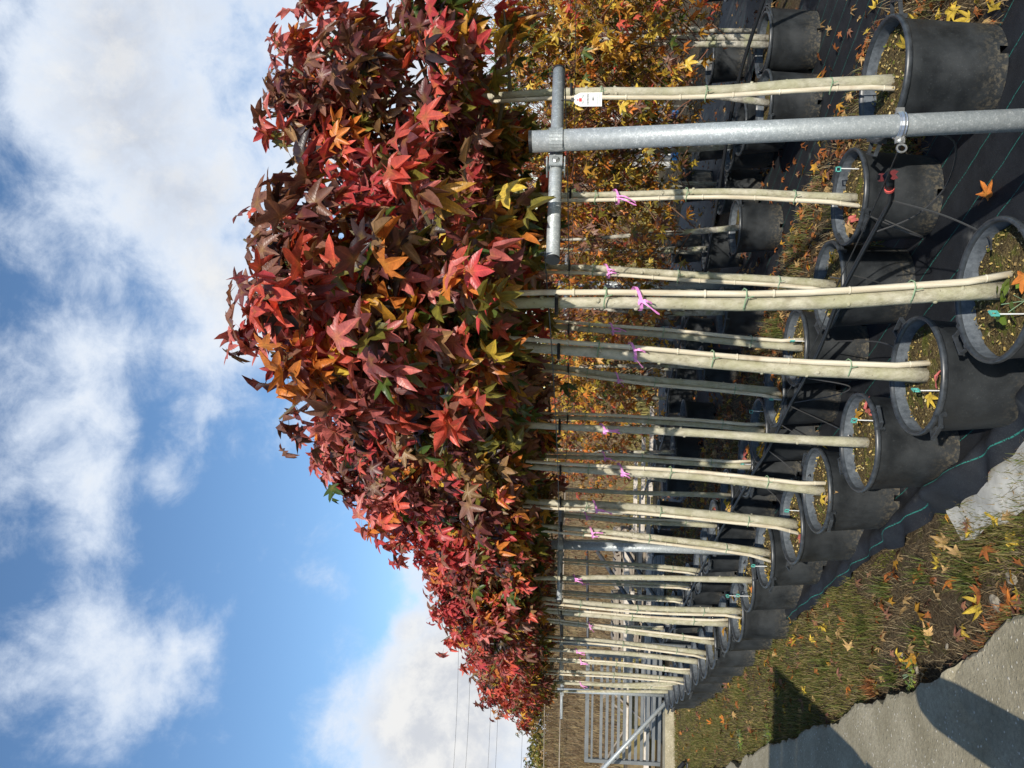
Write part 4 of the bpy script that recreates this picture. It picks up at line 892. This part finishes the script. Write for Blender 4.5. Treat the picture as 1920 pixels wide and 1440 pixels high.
# ------------------------------------------------------------------ gate, kerb, pallets, timber, bank
GY = 12.6
gt = thing('steel_gate', 'grey steel gate of horizontal bars behind the end of the row', 'gate', (-6.1, GY, 0))
b = MB(); b.box((.86, 0, 1.30), (1.78, .06, .06)); b.build('top_rail', M_GATE, gt)
b = MB(); b.box((.86, 0, 1.215), (1.66, .05, .03)); b.build('top_rail', M_GATE, gt)
for x_ in (0., 1.72):
    b = MB(); b.box((x_, 0, .69), (.06, .058, 1.16)); b.build('stile', M_GATE, gt)
b = MB(); b.box((1.33, .032, .66), (.03, .02, 1.1)); b.build('stile', M_DARKSTEEL, gt)
for k in range(11):
    b = MB(); b.box((.86, .0, .13 + k * .094), (1.655, .035, .045)); b.build('bar', M_GATE, gt)
kb = MB(); kb.box((0, 0, .06), (2.4, .30, .20)); kb = kb.build('concrete_kerb', M_CONC); kb.location = (-6.0, 11.7, 0); kb.rotation_euler = (0, 0, .12); tag(kb, 'pale concrete kerb block lying in front of the grey gate', 'kerb')
b = MB(); b.tube([(-4.55, 11.45, .10), (-6.3, 11.5, 1.62)], .030, 14); tag(b.build('stay_pipe', M_GALV, None, True), 'long galvanised pipe leaning up across the grey gate', 'pipe')
b = MB(); b.tube([(-5.0, 10.4, .06), (-5.75, 10.6, .52)], .028, 12); o = b.build('pipe_stub', M_BLACK, None, True); tag(o, 'black pipe with a blue end poking out by the kerb', 'pipe')
b = MB(); b.tube([(-5.75, 10.6, .52), (-5.82, 10.62, .56)], .034, 12); b.build('blue_end', M_BLUE, o)
b = MB(); b.tube(spl([(-4.95, 10.3, .03), (-5.3, 10.25, .05), (-5.7, 10.2, .03), (-6.2, 10.3, .05)]), .02, 8); tag(b.build('black_hose', M_BLACK, None, True), 'short black hose lying on the ground near the kerb', 'hose')
b = MB(); b.tube([(-2.9, 13.6, 1.15), (-4.45, 12.9, .02)], .035, 10); tag(b.build('brace_pipe', M_DARKSTEEL, None, True), 'upper dark grey brace running down to the gate stile', 'brace')
b = MB(); b.tube([(-2.75, 13.6, .72), (-3.8, 13.2, .02)], .030, 10); tag(b.build('brace_pipe', M_DARKSTEEL, None, True), 'lower dark grey brace beside the pallets', 'brace')
b = MB(); b.tube([(-4.35, GY, 1.30), (-2.9, 13.5, 1.32)], .022, 8); tag(b.build('fence_rail', M_DARKSTEEL, None, True), 'thin dark rail running from the gate top towards the pallets', 'rail')
b = MB(); b.box((0, 0, .7), (.09, .09, 1.4)); o = b.build('gate_post', M_DARKSTEEL); o.location = (-2.85, 13.6, 0); tag(o, 'dark square steel post holding the two braces', 'post')
def pallet(x, y, z, rot, lab, grp):
    t = thing('pallet', lab, 'pallet', (x, y, z), rot, grp)
    for k in range(3): b = MB(); b.box((0, -.36 + k * .36, .05), (1.15, .09, .085)); b.build('stringer', M_WOOD, t)
    for k in range(6): b = MB(); b.box((-.5 + k * .2, 0, .105), (.11, .8, .02)); b.build('board', M_WOOD, t)
for sx in range(2):
    for k in range(6): pallet(-3.35 - sx * 1.35, 15.2 + .3 * sx, k * .128, .05 * ((k * 7) % 3 - 1) + .1, f'weathered pallet, {ORD[k]} from the ground in the stack ' + ['beside the dark braces', 'closer to the grey gate'][sx], 'pallets stacked by the gate')
for i in range(7):
    b = MB(); L = rng.uniform(2., 3.2); b.box((0, 0, .05), (L, .10, .09)); o = b.build('timber_beam', M_PALEWOOD); o.location = (-4.6 + rng.uniform(-.5, .5) - (i % 2) * 1.2, 14.2 + .12 * (i % 3), .02 + .10 * (i // 3) + .30 * (i > 4)); o.rotation_euler = (0, rng.uniform(-.02, .02), rng.uniform(-.08, .08)); tag(o, 'pale timber beam lying in the pile behind the gate bars', 'timber', 'timber beams behind the gate')
for i in range(6):
    b = MB(); b.box((0, 0, .05), (rng.uniform(1.6, 2.6), .05, .07)); o = b.build('timber_beam', M_PALEWOOD); o.location = (-1.2 - .5 * i, 14.4 + .1 * i, .1 + .13 * (i % 3)); o.rotation_euler = (0, 0, rng.uniform(-.06, .06)); tag(o, 'pale timber beam seen between the trunks behind the far pots', 'timber', 'timber beams behind the far pots')
for i in range(9):      # tangle of broken boards behind the gate
    b = MB(); L = rng.uniform(.5, 1.1); b.box((0, 0, 0), (L, .09, .03)); o = b.build('broken_board', M_WOOD); o.location = (-6.6 + rng.uniform(-.9, .9), 14.6 + rng.uniform(-.3, .4), .25 + rng.uniform(0, .55)); o.rotation_euler = (rng.uniform(-.6, .6), rng.uniform(-1.1, 1.1), rng.uniform(-.6, .6)); tag(o, 'broken board in the scrap heap behind the gate bars', 'board', 'broken boards behind the gate')
b = MB(); b.box((0, 0, .24), (2.2, 1.0, .5)); o = b.build('scrap_heap', M_BANK); o.location = (-6.6, 14.8, 0); tag(o, 'low heap of soil under the broken boards behind the gate', 'heap')
for i in range(6):
    b = MB(); b.box((0, 0, 0), (3.4, .08, .05)); o = b.build('steel_rail', M_GATE); o.location = (-4.3, 13.2 + .1 * i, .05 + .05 * (i % 3)); o.rotation_euler = (0, 0, .03 * (i % 3)); tag(o, 'grey steel rail in the low pile along the gate foot', 'rail', 'steel rails at the gate foot')

def bank_z(x, y):
    k = min(1, max(0, (y - 17.5) / 6.0)); k = k * k * (3 - 2 * k); return -.05 + 2.05 * k + .12 * h2(x * .5, y * .5) * k
kind(grid('bank', np.linspace(-40, 40, 90), np.concatenate([np.linspace(16.5, 26, 26), [40, 80]]), lambda x_, y_: (x_, y_, bank_z(x_, y_)), M_BANK), 'structure')
def bank_s(r, N):
    x_ = r.uniform(-17, 8, N); y_ = r.uniform(16.8, 25.5, N); return np.array([(a, c, bank_z(a, c)) for a, c in zip(x_, y_)])
blades('dry_reeds', 42000, bank_s, (.15, .45), (.004, .011), [(.27, .19, .10), (.21, .14, .075), (.34, .26, .14), (.16, .105, .06), (.13, .085, .05)], .55, 31)
blades('dry_reeds', 9000, lambda r, N: (lambda a, c: np.stack([a, c, np.array([bank_z(p_, q_) for p_, q_ in zip(a, c)])], 1))(r.uniform(-14, 6, N), r.uniform(15.5, 18.5, N)), (.2, .6), (.004, .010), [(.36, .31, .10), (.28, .26, .08), (.40, .32, .14)], .4, 32)
def bush(x, y, z, label, seed, h, R, cols, n=900, name='bush', group='bushes on the bank'):
    r = np.random.default_rng(seed); t = thing(name, label, 'bush', (x, y, z), 0, group); b = MB()
    for k in range(12):
        a = r.uniform(0, 6.28); b.tube([(0, 0, 0), (R * .4 * math.cos(a), R * .4 * math.sin(a), h * .5), (R * .8 * math.cos(a + .3), R * .8 * math.sin(a + .3), h * r.uniform(.7, 1.1))], [.03, .02, .006], 4, (.10, .08, .06), False)
    b.build('stem', M_TWIG, t); V = r.normal(0, 1, (n, 3)); V /= np.linalg.norm(V, axis=1, keepdims=True)
    rad = r.uniform(.35, 1.05, n) * (1 + .3 * np.sin(V[:, 0] * 5 + V[:, 2] * 4)); pos = V * rad[:, None] * [R, R, h * .5] + [0, 0, h * .52]
    cc = np.array([CI[c] for c in cols]); kind(link('crown', leaves_mesh('crown', pos, frames(V + r.normal(0, .6, (n, 3)), r.normal(0, 1, (n, 3))), r.uniform(.06, .16, n), cc[r.integers(0, len(cc), n)], M_LEAF, LS, .3, r), t), 'stuff')
for i, (x, y, h, R, c) in enumerate([(-13.2, 27, 1.2, 1.4, 'o'), (-11.8, 28, 1.5, 1.3, 'o'), (-10.6, 27.5, 1.8, 1.3, 'b'), (-9.5, 28, 1.4, 1.2, 'o'), (-8.3, 28, .9, 1.2, 'o'), (-14.8, 27, .9, 1.5, 'o'), (-6.8, 28.5, .8, 1.2, 'b'), (-5, 28.5, .7, 1.2, 'o'), (-3, 28.5, .8, 1.4, 'o'), (-1, 28.5, .7, 1.3, 'b'), (1, 28.5, .8, 1.3, 'o')]):
    bush(x, y, bank_z(x, 26) - .1, {'o': 'olive green bush on top of the bank beyond the gate', 'b': 'bare purplish brown bush on top of the bank beyond the gate'}[c], 800 + i, h, R, ['olive', 'green', 'olive', 'tan'] if c == 'o' else ['brown', 'dark', 'brown', 'tan'], 900, 'bush', {'o': 'olive bushes on the bank', 'b': 'brown bushes on the bank'}[c])
for i, z_ in enumerate((1.02, 1.62)):
    b = MB(); b.tube([(-18, 24.5 - 3 * (1 - i), bank_z(-18, 24.5 - 3 * (1 - i)) + .3), (-2, 24.5 - 3 * (1 - i), bank_z(-2, 24.5 - 3 * (1 - i)) + .32), (6, 24.4, 2.1)], .018, 5); tag(b.build('fence_wire', M_WOOD), ['lower thin fence line crossing the dry bank', 'upper thin fence line along the crest of the bank'][i], 'fence')
# white slatted thing glimpsed at the back
ws = thing('slatted_crate', 'white slatted crate with a blue base glimpsed through the autumn trees', 'crate', (*P(6.95, 6.7)[:2], 0), .5)
for k in range(9): b = MB(); b.box((-.5 + k * .12, 0, 1.0), (.07, .03, .9)); b.build('slat', M_WHITE, ws)
b = MB(); b.box((0, .03, .48), (.5, .3, .07)); b.build('base', M_BLUE, ws)
# power lines
for i, (z0, z1, x1, yy) in enumerate([(10.15, 10.3, -34, 60), (9.2, 9.35, -34, 60), (7.65, 7.55, -34, 60), (7.1, 6.95, -34, 60), (5.3, 4.9, -34, 60), (4.1, 3.7, -34, 60)]):
    b = MB(); Q = [(-12 + (x1 + 12) * s, yy, z0 + (z1 - z0) * (-12 - (-12 + (x1 + 12) * s)) / (-12 - x1) - .4 * (1 - (2 * s - 1) ** 2) + .3) for s in np.linspace(0, 1, 25)]
    b.tube(Q, .011, 4); tag(b.build('power_line', M_WIRE), f'thin power line in the sky above the far crowns, {ORD[i]} from the top', 'power line')

# ------------------------------------------------------------------ made-up objects added just out of the frame to shade the path
cs = thing('shade_crates', 'tall stack of wooden crates added out of view to shade the path', 'crates', (-2.27, 2.05, .068), -.03)
for k in range(2):
    for s in (-1, 1):
        for j in range(5):
            b = MB(); b.box((0, s * .38, .10 + k * .98 + j * .18), (.98, .025, .165)); b.build('board', M_WOOD, cs)
            b = MB(); b.box((s * .48, 0, .10 + k * .98 + j * .18), (.025, .735, .165)); b.build('board', M_WOOD, cs)
    b = MB(); b.box((0, 0, .03 + k * .98), (.92, .70, .03)); b.build('board', M_WOOD, cs)
bo = MB(); bo.lathe([(.0, .80), (.09, .79), (.115, .74), (.12, .4), (.125, 0)], 24); o = bo.build('shade_bollard', M_CONC, None, True); o.location = (-1.18, 2.0, .066); tag(o, 'round concrete stub added out of view to shade the path', 'shade_bollard')  # unseen stub, added to cast the narrow band of shade
